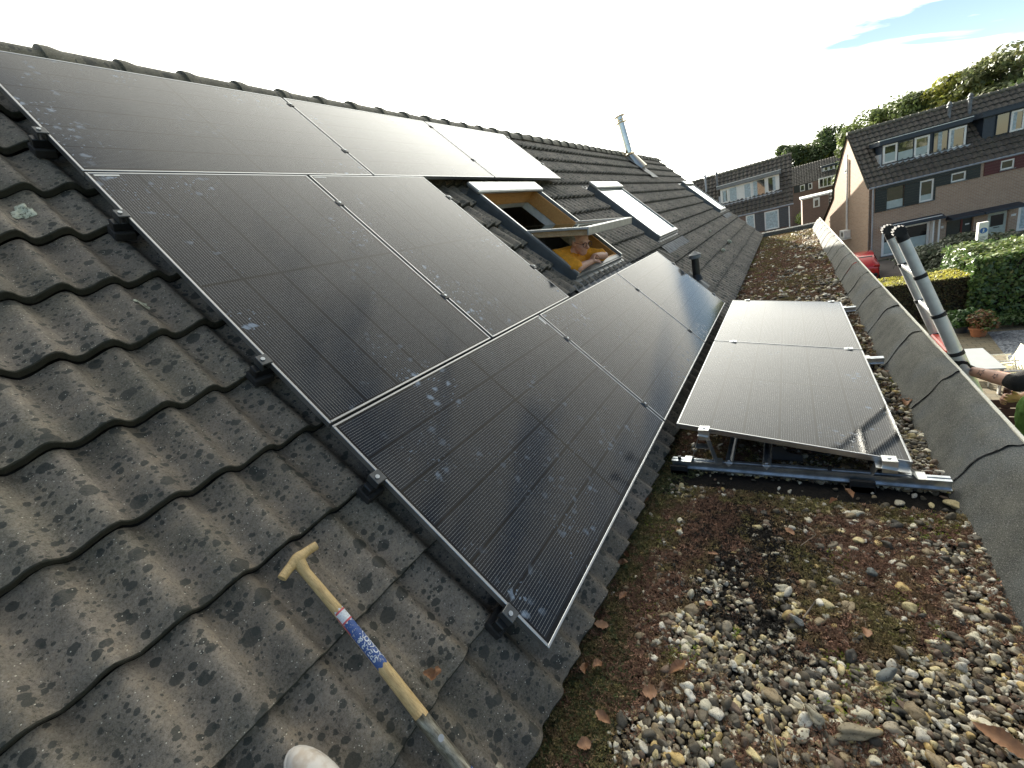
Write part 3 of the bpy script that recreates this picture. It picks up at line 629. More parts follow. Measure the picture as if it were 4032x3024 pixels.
vn.build('vent_hood', MAT['lead'], vent, autos=40)
vn = MB(); vn.grid(lambda p, q: (5.78 - 0.17 + 0.34 * p, 0.28 + 0.36 * q, -0.110 + 0.01 * math.sin(p * 40)), 14, 10); vn.build('base_flashing', MAT['lead'], vent, M=ROOF, smooth=True)
# pale lichens on the tiles
def lichen(u, v, ru, rv, n=-0.112, h=0.006, ring=False, name='lichen_patch', parent=None):
    m = MB()
    def fn(a_, b_):
        an = 2 * PI * a_; rr = b_ * (1 + 0.22 * math.sin(an * 3 + u * 9) + 0.12 * math.sin(an * 7 + v * 5)); z = h * (1 - b_ ** 4) * (1 if not (ring and b_ < 0.35) else 0.05)
        uu, v2 = u + ru * rr * math.cos(an), v + rv * rr * math.sin(an)
        hgt = float(wave(np.float64((uu + 0.025) / 0.153))) * 0.044 - 0.130 - 0.022 + 0.030 * ((1 - ((v2 + 0.146) / 0.3435) % 1.0) - 0.6)
        return (uu, v2, hgt + z + 0.0015)
    m.grid(fn, 28, 6, closed_u=True); return m.build(name, MAT['lichen'], parent or house, M=ROOF, smooth=True)
t = NT('pale_lichen'); t.set(Base_Color=t.ramp(t.noise(45, 4, 0.8), [(0.42, (0.12, 0.12, 0.09)), (0.5, (0.50, 0.53, 0.42)), (0.7, (0.66, 0.68, 0.58))]), Roughness=0.9); MAT['lichen'] = t.m
lichen(-0.252, 2.80, 0.034, 0.052, h=0.010, ring=True); lichen(-0.15, 2.12, 0.022, 0.026, h=0.003); lichen(5.2, 3.42, 0.05, 0.04, h=0.02); lichen(5.6, 3.40, 0.04, 0.04, h=0.012)
for (u, v, r) in ((8.93, 0.49, 0.045), (10.3, 0.52, 0.055), (9.9, 1.0, 0.03)):
    m = MB(); m.ell((u, v, -0.09), (r, r, r * 0.8), 14, 10); m.build('lichen_lump', MAT['lichen'], house, M=ROOF, smooth=True)

# ================================================================== solar panels
L_, S_, G_ = 1.722, 1.134, 0.02
def make_panel():
    root = empty('solar_panel'); lip = 0.010; T = 0.032
    m = MB()
    m.box((0, 0, -T), (L_, lip, 0), bev=0.0015); m.box((0, S_ - lip, -T), (L_, S_, 0), bev=0.0015); m.box((0, lip, -T), (lip, S_ - lip, 0), bev=0.0015); m.box((L_ - lip, lip, -T), (L_, S_ - lip, 0), bev=0.0015)
    m.build('frame', MAT['frame'], root)
    m = MB(); m.box((lip - 0.002, lip - 0.002, -0.007), (L_ - lip + 0.002, S_ - lip + 0.002, -0.0015)); m.build('cell_glass', MAT['pv'], root)
    m = MB(); m.box((0.35, 0.45, -0.028), (0.62, 0.60, -0.0075)); m.build('junction_box', MAT['black_rubber'], root)
    return root
proto = make_panel()
V1, V2, V3 = S_ + 0.012, S_ + 0.012 + L_, S_ + 0.024 + L_
plist = [(0, 0, 0, "black solar panel lowest and nearest on the tiled slope, long side down by the gravel"),
         (L_ + G_, 0, 0, "solar panel in the middle of the lowest row, under the open skylight apron"),
         (2 * (L_ + G_), 0, 0, "farthest solar panel of the lowest row, beside the black vent pipe"),
         (0, V1, 1, "upright solar panel at the near end of the middle row"),
         (S_ + G_, V1, 1, "upright solar panel of the middle row, next to the open skylight"),
         (0, V3, 0, "large dark solar panel nearest us just under the ridge"),
         (L_ + G_, V3, 0, "solar panel in the middle of the row under the ridge"),
         (2 * (L_ + G_), V3, 0, "pale glaring solar panel at the far end of the row under the ridge")]
for i, (u, v, rot, lab) in enumerate(plist):
    o = proto if i == 0 else copy_tree(proto)
    M = ROOF @ (Matrix.Translation((u + S_, v, 0)) @ Matrix.Rotation(PI / 2, 4, 'Z') if rot else Matrix.Translation((u, v, 0)))
    o.matrix_basis = M; tag(o, lab, "solar panel", "solar panels on the tiled slope")
TILT = Matrix.Translation((1.60, -0.104, 0.055)) @ Matrix.Rotation(R(9.3), 4, 'X') @ Matrix.Translation((0, -S_ * 0.965, 0)) @ Matrix.Diagonal((1, 0.965, 1, 1))
flat = []
for i, lab in enumerate(("solar panel tilted over the gravel roof, nearer of the two, propped on galvanised rails", "solar panel tilted over the gravel roof, farther of the two")):
    o = copy_tree(proto); o.matrix_basis = TILT @ Matrix.Translation((i * (L_ + G_), 0, 0)); tag(o, lab, "solar panel", "solar panels on the flat roof"); flat.append(o)
def sticker(parent_idx, x0, x1, y0, y1):
    m = MB(); m.box((x0, y0, -0.0013), (x1, y1, -0.0005)); return m
for ob in [x for x in COL.objects if x.name.startswith('solar_panel')]:
    lab = ob['label']
    if 'near end of the middle' in lab or 'next to the open' in lab: m = MB(); m.box((L_ - 0.030, S_ - 0.12, -0.0013), (L_ - 0.018, S_ - 0.025, -0.0004)); m.build('serial_sticker', MAT['white_metal'], ob)
    if 'lowest and nearest' in lab: m = MB(); m.box((L_ - 0.030, S_ - 0.09, -0.0013), (L_ - 0.016, S_ - 0.020, -0.0004)); m.build('serial_sticker', MAT['white_metal'], ob)

# rails under the panels and the clamps that hold them
for (ub, v, lab) in ((5.22, 0.175, "lowest"), (5.22, 0.855, "second from the gutter"), (2.30, 1.535, "third from the gutter"), (2.30, 2.54, "fourth from the gutter"), (5.22, 3.21, "fifth from the gutter"), (5.22, 3.91, "topmost")):
    m = MB(); m.box((-0.055, v - 0.02, -0.072), (ub + 0.03, v + 0.02, -0.033), bev=0.003)
    o = m.build('mounting_rail', MAT['black_metal'], None, M=ROOF); tag(o, f"black mounting rail under the slope panels, {lab} of six", "rail", "mounting rails under the slope panels")
    uu = 0.9
    while uu < ub: k = MB(); k.box((uu - 0.02, v - 0.03, -0.115), (uu + 0.02, v + 0.05, -0.073)); k.build('roof_hook', MAT['black_rubber'], o); uu += 0.9
    k = MB(); k.box((-0.06, v - 0.035, -0.115), (0.02, v + 0.035, -0.074), bev=0.004); k.build('roof_hook', MAT['black_rubber'], o)
def clamp_mesh(mid):
    m = MB()
    if mid: m.box((-0.021, -0.024, 0.0008), (0.021, 0.024, 0.0055), bev=0.002); m.box((-0.008, -0.024, -0.03), (0.008, 0.024, 0.0008))
    else:
        m.box((-0.034, -0.026, -0.004), (0.011, 0.026, 0.0055), bev=0.002); m.box((-0.034, -0.026, -0.032), (-0.028, 0.026, -0.004)); m.box((-0.008, -0.026, -0.03), (-0.003, 0.026, -0.004))
    return m
def bolt_mesh(x):
    m = MB(); m.tube([(x, 0, 0.0056), (x, 0, 0.0105)], 0.0085, 12); m.tube([(x, 0, 0.0106), (x, 0, 0.011)], 0.005, 6); return m
cm = empty('panel_clamp'); clamp_mesh(True).build('clamp_plate', MAT['black_metal'], cm); bolt_mesh(0).build('bolt', MAT['galv'], cm)
ce = empty('end_clamp'); clamp_mesh(False).build('clamp_plate', MAT['clamp_metal'], ce); bolt_mesh(-0.016).build('bolt', MAT['galv'], ce)
used = set()
def put_clamp(proto_, M, lab, grp):
    o = proto_ if proto_.name not in used else copy_tree(proto_); used.add(proto_.name); o.matrix_basis = M; tag(o, lab, "clamp", grp)
order = ["lowest", "second lowest", "third lowest", "third highest", "second highest", "highest"]
for j, v in enumerate((0.175, 0.855, 1.535, 2.54, 3.21, 3.91)):
    put_clamp(ce, ROOF @ Matrix.Translation((0, v, 0)), f"end clamp with bolt on the near edge of the slope panels, {order[j]} of six", "end clamps on the near panel edge")
uu = L_ + G_ / 2; u2 = 2 * L_ + 1.5 * G_
for u, v, lab in ((uu, 0.175, "lower clamp of the nearest gap in the lowest row"), (uu, 0.865, "upper clamp of the nearest gap in the lowest row"), (u2, 0.185, "lower clamp of the far gap in the lowest row"), (u2, 0.855, "upper clamp of the far gap in the lowest row"),
                  (S_ + G_ / 2, 1.55, "lower clamp between the two upright panels"), (S_ + G_ / 2, 2.54, "upper clamp between the two upright panels"),
                  (uu, 3.22, "lower clamp of the near gap in the row under the ridge"), (uu, 3.90, "upper clamp of the near gap in the row under the ridge"), (u2, 3.22, "lower clamp of the far gap in the row under the ridge"), (u2, 3.90, "upper clamp of the far gap in the row under the ridge")):
    put_clamp(cm, ROOF @ Matrix.Translation((u, v, 0)), "small black " + lab, "clamps between panels")
ue = 3 * L_ + 2 * G_; um = 2 * S_ + G_
FL = Matrix.Rotation(PI, 4, 'Z')
for u, v, lab in ((ue, 0.185, "lower end clamp at the far edge of the lowest row"), (ue, 0.855, "upper end clamp at the far edge of the lowest row"), (um, 1.55, "lower end clamp beside the open skylight"), (um, 2.55, "upper end clamp beside the open skylight"), (ue, 3.24, "lower end clamp at the far edge of the row under the ridge"), (ue, 3.93, "upper end clamp at the far edge of the row under the ridge")):
    put_clamp(ce, ROOF @ Matrix.Translation((u, v, 0)) @ FL, lab + ", dark metal", "end clamps on far panel edges")

# ---- galvanised supports of the flat-roof panels
def flat_support(X, near, lab):
    root = empty('support_rail', (X, 0, 0), label=lab, cat="rail", group="galvanised support rails on the flat roof")
    prof_ = [(-0.032, -0.242), (-0.032, -0.236), (-0.018, -0.236), (-0.018, -0.212), (-0.024, -0.208), (-0.024, -0.192), (-0.006, -0.192), (-0.006, -0.197), (0.006, -0.197), (0.006, -0.192), (0.024, -0.192), (0.024, -0.208), (0.018, -0.212), (0.018, -0.236), (0.032, -0.236), (0.032, -0.242)]
    m = MB(); m.prism(prof_, -1.315, -0.055, 'y'); m.build('rail_profile', MAT['galv'], root)
    for y in ((-0.10, -0.99) if near else (-0.9,)):
        q = MB(); q.box((-0.055, y - 0.05, -0.285), (0.055, y + 0.05, -0.243), bev=0.004)
        q.box((-0.055, y - 0.05, -0.285), (-0.036, y + 0.05, -0.215)); q.build('rubber_pad', MAT['black_rubber'], root)
    for y in (-0.10, -0.86):
        q = MB(); q.box((-0.010, y - 0.008, -0.192), (0.010, y + 0.008, -0.172)); q.build('clip', MAT['black_metal'], root)
    # high leg of bent sheet, low foot, and their clamps
    q = MB(); hz = lambda y: 0.055 + (y + 0.104) * math.tan(R(9.3)) - 0.034
    def sheet(p, q_, wx, th, mi=0):
        p = Vector(p); q2 = Vector(q_); d = (q2 - p).normalized(); nrm = d.cross(Vector((1, 0, 0))).normalized() * th
        V = [p + Vector((-wx, 0, 0)), p + Vector((wx, 0, 0)), q2 + Vector((wx, 0, 0)), q2 + Vector((-wx, 0, 0))]
        q.add([tuple(v) for v in V] + [tuple(v + nrm) for v in V], [(0, 1, 2, 3), (7, 6, 5, 4), (0, 4, 5, 1), (1, 5, 6, 2), (2, 6, 7, 3), (3, 7, 4, 0)], mi)
    sheet((0, -0.175, -0.191), (0, -0.235, hz(-0.235) - 0.004), 0.035, 0.003); sheet((0, -0.315, -0.191), (0, -0.272, hz(-0.272) - 0.004), 0.035, 0.003)
    sheet((0, -0.228, hz(-0.228)), (0, -0.285, hz(-0.285)), 0.040, 0.003); sheet((0, -0.13, -0.189), (0, -0.18, -0.189), 0.035, 0.003); sheet((0, -0.312, -0.189), (0, -0.345, -0.189), 0.035, 0.003)
    sheet((0, -0.203, -0.09), (0, -0.292, -0.09), 0.030, 0.003)
    q.build('high_leg', MAT['alu'], root)
    q = MB(); sheet((0, -1.03, -0.189), (0, -1.05, hz(-1.05) - 0.004), 0.035, 0.003); sheet((0, -1.04, hz(-1.04)), (0, -1.17, hz(-1.17)), 0.045, 0.003); sheet((0, -1.17, hz(-1.17)), (0, -1.195, -0.189), 0.040, 0.003); sheet((0, -1.19, -0.1885), (0, -1.23, -0.1885), 0.035, 0.003)
    q.build('low_foot', MAT['alu'], root)
    for y in (-0.262, -1.095):
        z = 0.055 + (y + 0.104) * math.tan(R(9.3)); q = MB(); e = -0.014 if near else 0.014
        if near:
            q.box((-0.022, y - 0.030, z + 0.0005), (0.032, y + 0.030, z + 0.006), bev=0.002); q.box((-0.028, y - 0.030, z - 0.062), (-0.0215, y + 0.030, z + 0.006), bev=0.001)
        else: q.box((-0.024, y - 0.030, z + 0.0005), (0.024, y + 0.030, z + 0.006), bev=0.002)
        q.build('panel_clip', MAT['alu'], root)
        q = MB(); q.tube([(0.004, y, z + 0.0062), (0.004, y, z + 0.011)], 0.008, 10); q.build('bolt', MAT['galv'], root)
    return root
flat_support(1.585, True, "galvanised support rail along the near edge of the tilted panels, with bent legs")
flat_support(3.335, False, "galvanised support rail under the joint of the two tilted panels")
flat_support(5.07, False, "galvanised support rail under the far edge of the tilted panels")
for y, lab in ((-0.385, "flat galvanised cross strip under the tilted panels, the one closer to the roof tiles"), (-0.575, "flat galvanised cross strip under the tilted panels, the one closer to the parapet")):
    m = MB(); m.prism([(y - 0.022, -0.176), (y - 0.016, -0.170), (y - 0.004, -0.1735), (y + 0.004, -0.1735), (y + 0.016, -0.170), (y + 0.022, -0.176), (y + 0.022, -0.1785), (y - 0.022, -0.1785)], 1.555, 5.15, 'x')
    m.add([(1.555, y - 0.022, -0.1765), (1.525, y, -0.184), (1.555, y + 0.022, -0.1765), (1.555, y, -0.179)], [(0, 1, 2, 3)])
    o = m.build('cross_strip', MAT['galv']); tag(o, lab, "strip", "cross strips under the flat-roof panels")
    q = MB(); q.box((1.56, y - 0.008, -0.1722), (1.58, y + 0.008, -0.164), bev=0.002); q.build('clip', MAT['galv'], o)
m = MB(); m.prism([(-0.60, -0.185), (-0.60, -0.10), (-0.65, -0.095), (-0.675, -0.13), (-0.745, -0.145), (-0.745, -0.185)], 1.64, 1.643, 'x'); o = m.build('optimiser_plate', MAT['black_metal'])
tag(o, "black notched metal plate of the power box under the near tilted panel", "metal plate")
m = MB(); m.tube([(1.70, -0.62, -0.16), (1.72, -0.75, -0.15), (1.70, -0.85, -0.165), (1.75, -0.95, -0.155), (1.9, -1.0, -0.16)], 0.004, 8); m.tube([(1.74, -0.78, -0.16), (1.76, -0.84, -0.158)], 0.009, 10)
o = m.build('power_cable', MAT['black_rubber']); tag(o, "thin black cable hanging in the dark gap under the near tilted panel", "cable")

# ================================================================== gravel, sedum and moss on the flat roof
def ico(level):
    t_ = (1 + 5 ** 0.5) / 2
    V = np.array([(-1, t_, 0), (1, t_, 0), (-1, -t_, 0), (1, -t_, 0), (0, -1, t_), (0, 1, t_), (0, -1, -t_), (0, 1, -t_), (t_, 0, -1), (t_, 0, 1), (-t_, 0, -1), (-t_, 0, 1)], float); V /= np.linalg.norm(V[0])
    F = [(0,11,5),(0,5,1),(0,1,7),(0,7,10),(0,10,11),(1,5,9),(5,11,4),(11,10,2),(10,7,6),(7,1,8),(3,9,4),(3,4,2),(3,2,6),(3,6,8),(3,8,9),(4,9,5),(2,4,11),(6,2,10),(8,6,7),(9,8,1)]
    for _ in range(level):
        V = list(map(tuple, V)); cache = {}; nf = []
        def mid(a_, b_):
            k_ = (min(a_, b_), max(a_, b_))
            if k_ not in cache: p = (np.array(V[a_]) + np.array(V[b_])) / 2; V.append(tuple(p / np.linalg.norm(p))); cache[k_] = len(V) - 1
            return cache[k_]
        for a_, b_, c_ in F: x, y, z = mid(a_, b_), mid(b_, c_), mid(c_, a_); nf += [(a_, x, z), (b_, y, x), (c_, z, y), (x, y, z)]
        F = nf; V = np.array(V)
    return np.array(V), np.array(F)
def stone_variants(level, n, seed):
    rng = np.random.default_rng(seed); V, F = ico(level); out = []
    for _ in range(n):
        d = np.ones(len(V))
        for _k in range(6):
            ax = rng.normal(size=3); ax /= np.linalg.norm(ax); d += 0.085 * np.sin(V @ ax * rng.uniform(1.5, 5.0) + rng.uniform(0, 6))
        for _k in range(6):
            ax = rng.normal(size=3); ax /= np.linalg.norm(ax); cut = rng.uniform(0.55, 0.85); pr = V @ ax; d = np.where(pr > cut, d * cut / np.maximum(pr, 1e-3) * 0.9 + d * 0.1, d)
        out.append(V * d[:, None])
    return out, F
def rotm(rng, n, tilt=0.35):
    a = rng.uniform(0, 2 * PI, n); t1 = rng.normal(0, tilt, n); t2 = rng.normal(0, tilt, n)
    ca, sa = np.cos(a), np.sin(a); Z = np.zeros(n); O = np.ones(n)
    Rz = np.stack([np.stack([ca, -sa, Z], 1), np.stack([sa, ca, Z], 1), np.stack([Z, Z, O], 1)], 1)
    c1, s1 = np.cos(t1), np.sin(t1); Rx = np.stack([np.stack([O, Z, Z], 1), np.stack([Z, c1, -s1], 1), np.stack([Z, s1, c1], 1)], 1)
    c2, s2 = np.cos(t2), np.sin(t2); Ry = np.stack([np.stack([c2, Z, s2], 1), np.stack([Z, O, Z], 1), np.stack([-s2, Z, c2], 1)], 1)
    return Rz @ Rx @ Ry
def scatter(variants, F, pos, scl, rots, cols, which):
    Vs, Fs, Cs = [], [], []; base = 0; nv = len(variants[0])
    for k in range(len(variants)):
        m = which == k; n = m.sum()
        if not n: continue
        v = np.einsum('nij,nvj->nvi', rots[m], variants[k][None] * scl[m][:, None, :]) + pos[m][:, None, :]
        Vs.append(v.reshape(-1, 3)); Fs.append((F[None] + (np.arange(n) * nv)[:, None, None] + base).reshape(-1, F.shape[1])); Cs.append(np.repeat(cols[m], nv, 0)); base += n * nv
    return np.concatenate(Vs), np.concatenate(Fs), np.concatenate(Cs)
def cover(x, y):
    """returns stone density, sedum density, green share, dark soil share"""
    f1 = fbm(x * 1.7, y * 1.7, 11); f2 = fbm(x * 4.5, y * 4.5, 23); f3 = fbm(x * 9, y * 9, 31)
    soil = np.clip(1.25 - np.hypot((x - 0.98) / 0.42, (y + 0.50) / 0.30) + (f3 - 0.5) * 1.2, 0, 1) + np.clip(0.9 - np.hypot((x - 0.60) / 0.25, (y + 0.62) / 0.2) + (f3 - 0.5) * 1.3, 0, 1)
    soil = np.clip(soil, 0, 1)
    moss = np.clip((y + 0.16 + 0.10 * np.clip(0.6 - x, 0, 2) * 2 + (f2 - 0.5) * 0.35) / 0.12, 0, 1) * (x < 5)
    sedum = np.clip((x - 0.40 + 0.22 * (y + 0.9) + (f2 - 0.5) * 0.55) / 0.14, 0, 1) * np.clip((-0.62 - y + (f3 - 0.5) * 0.3) / 0.12, 0, 1) * np.clip((y + 1.22 + (f3 - 0.5) * 0.2) / 0.08, 0.1, 1) * (x < 1.57)
    left = np.clip((y + 0.36 + 0.16 * np.clip(x, 0, 1.2) + (f2 - 0.5) * 0.5) / 0.14, 0, 1) * (x < 1.3) * 0.9
    band = np.clip(1.5 - np.abs(x - 1.36) / 0.13 + (f3 - 0.5), 0, 1) * (x < 1.57) * (y < -0.15)
    far = (x > 1.7)
    farsed = np.clip((f1 - 0.42) * 6 + (y + 0.85) * 1.4 + np.clip((x - 6) / 3, 0, 1) * 0.7, 0, 1) * far
    sed = np.clip(np.maximum(np.maximum(np.maximum(sedum * 0.95, band * 0.9), left), farsed), 0, 1)
    sed = np.clip(sed * (0.55 + 0.9 * fbm(x * 14, y * 14, 71)), 0, 1)
    stone = np.clip(1.0 - 0.72 * sed - 0.95 * moss - 0.85 * soil + (f3 - 0.5) * 0.5, 0.03, 1)
    stone = np.where(far & (y > -0.8) & (x > 8), stone * 0.35, stone)
    return stone, np.clip(sed + 0.65 * np.clip((f2 * 0.5 + f3 * 0.5 - 0.47) * 8, 0, 1), 0, 1), moss, soil
def edge_y(x): return -1.325 + 0.035 * np.sin(x * 3.1) * np.sin(x * 1.3 + 1) + 0.03 * (fbm(x * 5, x * 0, 3) - 0.5) - 0.05 * np.clip(1.0 - x, 0, 1)
PAL = np.array([(0.74, 0.70, 0.56), (0.80, 0.77, 0.68), (0.70, 0.60, 0.34), (0.62, 0.46, 0.20), (0.34, 0.27, 0.17), (0.17, 0.145, 0.105), (0.12, 0.105, 0.08), (0.06, 0.055, 0.046), (0.20, 0.14, 0.10), (0.38, 0.33, 0.25)])
PW = np.array([0.15, 0.12, 0.08, 0.04, 0.12, 0.16, 0.15, 0.08, 0.08, 0.06])
def stones(x0, x1, sp, smin, smax, level, seed, layers=1, big=0.04):
    rng = np.random.default_rng(seed); P = []
    for _ in range(layers):
        gx, gy = np.meshgrid(np.arange(x0, x1, sp), np.arange(-1.40, 0.12, sp)); gx = (gx + rng.uniform(-.55, .55, gx.shape) * sp).ravel(); gy = (gy + rng.uniform(-.55, .55, gy.shape) * sp).ravel(); P.append(np.stack([gx, gy], 1))
    P = np.concatenate(P); st, sd, ms_, so_ = cover(P[:, 0], P[:, 1])
    lim = edge_y(P[:, 0]); keep = (rng.uniform(0, 1, len(P)) < st) & (P[:, 1] > lim) & (P[:, 1] < 0.07) & (P[:, 0] < UB - 0.05)
    strip = (np.abs(P[:, 0] - 1.50) < 0.085) & (rng.uniform(0, 1, len(P)) < 0.93); keep &= ~strip
    P = P[keep]; n = len(P)
    s = rng.uniform(smin, smax, n) * np.where(rng.uniform(0, 1, n) < big, 1.7, 1.0)
    scl = np.stack([s * rng.uniform(0.85, 1.55, n), s * rng.uniform(0.7, 1.05, n), s * rng.uniform(0.5, 0.9, n)], 1)
    z = deckz(P[:, 0], P[:, 1]) + scl[:, 2] * rng.uniform(0.4, 1.1, n) + 0.003 + rng.uniform(0, 0.008, n)
    soilness = cover(P[:, 0], P[:, 1])[3][:, None]; col = PAL[rng.choice(len(PAL), n, p=PW / PW.sum())] * (1 - 0.25 * soilness) * rng.uniform(0.8, 1.15, (n, 1))
    va, F = stone_variants(level, 8, seed + 5)
    return scatter(va, F, np.stack([P[:, 0], P[:, 1], z], 1), scl, rotm(rng, n, 0.3), col, rng.integers(0, 8, n))
parts_ = [stones(-0.9, 2.2, 0.0185, 0.0050, 0.0130, 2, 3, 2, 0.12), stones(2.2, 5.3, 0.034, 0.012, 0.021, 1, 4, 1), stones(5.3, 16.0, 0.05, 0.017, 0.028, 1, 5, 1)]
V = []; F = []; Cc = []; b0 = 0
for v, f, c in parts_: V.append(v); F.append(f + b0); Cc.append(c); b0 += len(v)
grav = np_mesh('gravel', np.concatenate(V), np.concatenate(F), MAT['pebble'], np.concatenate(Cc), smooth=True)
tag(grav, "loose cream, grey and brown pebbles covering the flat roof", "gravel", kind='stuff')
# sprigs: little rosettes of pointed leaves
def sprig_variants(n, seed, leaves=9):
    rng = np.random.default_rng(seed); out = []
    for _ in range(n):
        V = []
        for j in range(leaves):
            a = rng.uniform(0, 2 * PI); el = rng.uniform(0.15, 1.35); d = np.array([math.cos(a) * math.cos(el), math.sin(a) * math.cos(el), math.sin(el)])
            sd = np.array([-math.sin(a), math.cos(a), rng.uniform(-.4, .4)]); o0 = rng.normal(0, 0.35, 3) * np.array([1, 1, 0.3]); l = rng.uniform(0.5, 1.0); w = rng.uniform(0.11, 0.2)
            V += [o0, o0 + d * l * 0.5 + sd * w, o0 + d * l, o0 + d * l * 0.5 - sd * w]
        out.append(np.array(V))
    F = np.array([(4 * j, 4 * j + 1, 4 * j + 2, 4 * j + 3) for j in range(leaves)]); return out, F
def sprigs(n, x0, x1, size, seed, mode):
    rng = np.random.default_rng(seed); x = rng.uniform(x0, x1, n); y = rng.uniform(-1.34, 0.11, n); st, sd, ms_, so_ = cover(x, y); u_ = rng.uniform(0, 1, n)
    strip = (np.abs(x - 1.50) < 0.085) & (y < -0.1)
    if mode == 'sedum': k_ = (u_ < sd * 0.95 + 0.02) & (y > edge_y(x)) & ~strip
    elif mode == 'moss': k_ = u_ < ms_
    elif mode == 'soil': k_ = u_ < so_
    else: k_ = (fbm(x * 6, y * 6, 77) > 0.68) & (u_ < 0.9) & (y > edge_y(x)) & (so_ < 0.2) & ~strip
    x, y = x[k_], y[k_]; n = len(x); z = deckz(x, y) + rng.uniform(0.004, 0.024, n)
    s = size * rng.uniform(0.6, 1.25, n); scl = np.stack([s, s, s * 0.8], 1)
    if mode == 'sedum':
        g = np.clip((0.45 * fbm(x * 3, y * 3, 9) + 0.55 * fbm(x * 16, y * 16, 19) - 0.46) * 5 + np.where(x < 1.6, (np.abs(x - 1.42) < 0.13) * 0.8, 0) + np.clip((x - 12.5) / 1.5, 0, 1) * 0.8, 0, 1)[:, None] * rng.uniform(0.5, 1, (n, 1))
        col = (1 - g) * np.array([(0.200, 0.110, 0.072)]) + g * np.array([(0.180, 0.165, 0.055)])
        br = (rng.uniform(0, 1, (n, 1)) < 0.12); col = np.where(br, col * 1.9 + 0.02, col)
    elif mode == 'moss': col = np.array([(0.085, 0.105, 0.040)]) * np.ones((n, 1)); br = rng.uniform(0, 1, (n, 1)) < 0.18; col = np.where(br, np.array([(0.20, 0.18, 0.09)]), col)
    elif mode == 'soil': col = np.array([(0.022, 0.018, 0.014)]) * np.ones((n, 1))
    else: col = np.array([(0.21, 0.27, 0.03)]) * np.ones((n, 1))
    col = col * rng.uniform(0.6, 1.5, (n, 1)); va, F = sprig_variants(10, seed + 1)
    return scatter(va, F, np.stack([x, y, z], 1), scl, rotm(rng, n, 0.25), col, rng.integers(0, 10, n))
def merge(lst):
    V, F, C, b = [], [], [], 0
    for v, f, c in lst: V.append(v); F.append(f + b); C.append(c); b += len(v)
    return np.concatenate(V), np.concatenate(F), np.concatenate(C)
v, f, c = merge([sprigs(110000, -0.7, 2.4, 0.0125, 41, 'sedum'), sprigs(26000, 2.4, 7.0, 0.021, 42, 'sedum'), sprigs(42000, 7.0, 16.0, 0.032, 43, 'sedum'), sprigs(50000, -0.7, 2.0, 0.014, 44, 'soil')])
tag(np_mesh('sedum', v, f, MAT['moss'], c), "reddish brown sedum mats spreading over the gravel of the flat roof", "sedum", kind='stuff')
v, f, c = merge([sprigs(90000, -0.7, 2.4, 0.0105, 51, 'moss'), sprigs(15000, 2.4, 6, 0.02, 52, 'moss'), sprigs(30000, -0.7, 2.4, 0.0085, 53, 'lime'), sprigs(9000, 2.4, 6, 0.017, 54, 'lime'), sprigs(14000, 6, 16, 0.03, 55, 'lime')])
tag(np_mesh('moss', v, f, MAT['moss'], c), "green moss along the lower edge of the roof tiles and in cushions between pebbles", "moss", kind='stuff')

# ================================================================== ground, street and garden below
G = -5.2
def sheet(name, pts, z, mat, kind='structure'):
    m = MB(); m.add([(x, y, z) for x, y in pts], [tuple(range(len(pts)))]); o = m.build(name, mat); o['kind'] = kind; return o
sheet('ground', [(-300, -600), (900, -600), (900, 600), (-300, 600)], G - 0.012, MAT['ground'])
sheet('patio', [(9, -13), (20.75, -13), (20.75, -1.5), (9, -1.5)], G - 0.006, MAT['pavers'])
sheet('gravel_bed', [(16.2, -6.0), (16.2, -12.9), (19.35, -12.9), (19.35, -6.32)], G + 0.0, MAT['chips'])
sheet('street', [(23.2, -60), (36.6, -60), (36.6, 40), (23.2, 40)], G - 0.004, MAT['asphalt'])

# ---- terraced houses across the street, local x = along the front, y = depth, z = world height
def wall_with_holes(m, s0, s1, z0, z1, ops, th=0.25, mi=0):
    ss = sorted({s0, s1} | {o_[0] for o_ in ops} | {o_[1] for o_ in ops}); zs = sorted({z0, z1} | {o_[2] for o_ in ops} | {o_[3] for o_ in ops})
    for i in range(len(ss) - 1):
        for j in range(len(zs) - 1):
            a, b, c, d = ss[i], ss[i + 1], zs[j], zs[j + 1]
            if a < s0 - 1e-6 or b > s1 + 1e-6 or c < z0 - 1e-6 or d > z1 + 1e-6: continue
            if any(o_[0] < (a + b) / 2 < o_[1] and o_[2] < (c + d) / 2 < o_[3] for o_ in ops): continue
            m.add([(a, 0, c), (b, 0, c), (b, 0, d), (a, 0, d)], [(0, 1, 2, 3)], mi)
    for a, b, c, d in ops:
        m.add([(a, 0, c), (b, 0, c), (b, th, c), (a, th, c)], [(0, 1, 2, 3)], mi); m.add([(a, 0, d), (b, 0, d), (b, th, d), (a, th, d)], [(3, 2, 1, 0)], mi)
        m.add([(a, 0, c), (a, 0, d), (a, th, d), (a, th, c)], [(3, 2, 1, 0)], mi); m.add([(b, 0, c), (b, 0, d), (b, th, d), (b, th, c)], [(0, 1, 2, 3)], mi)
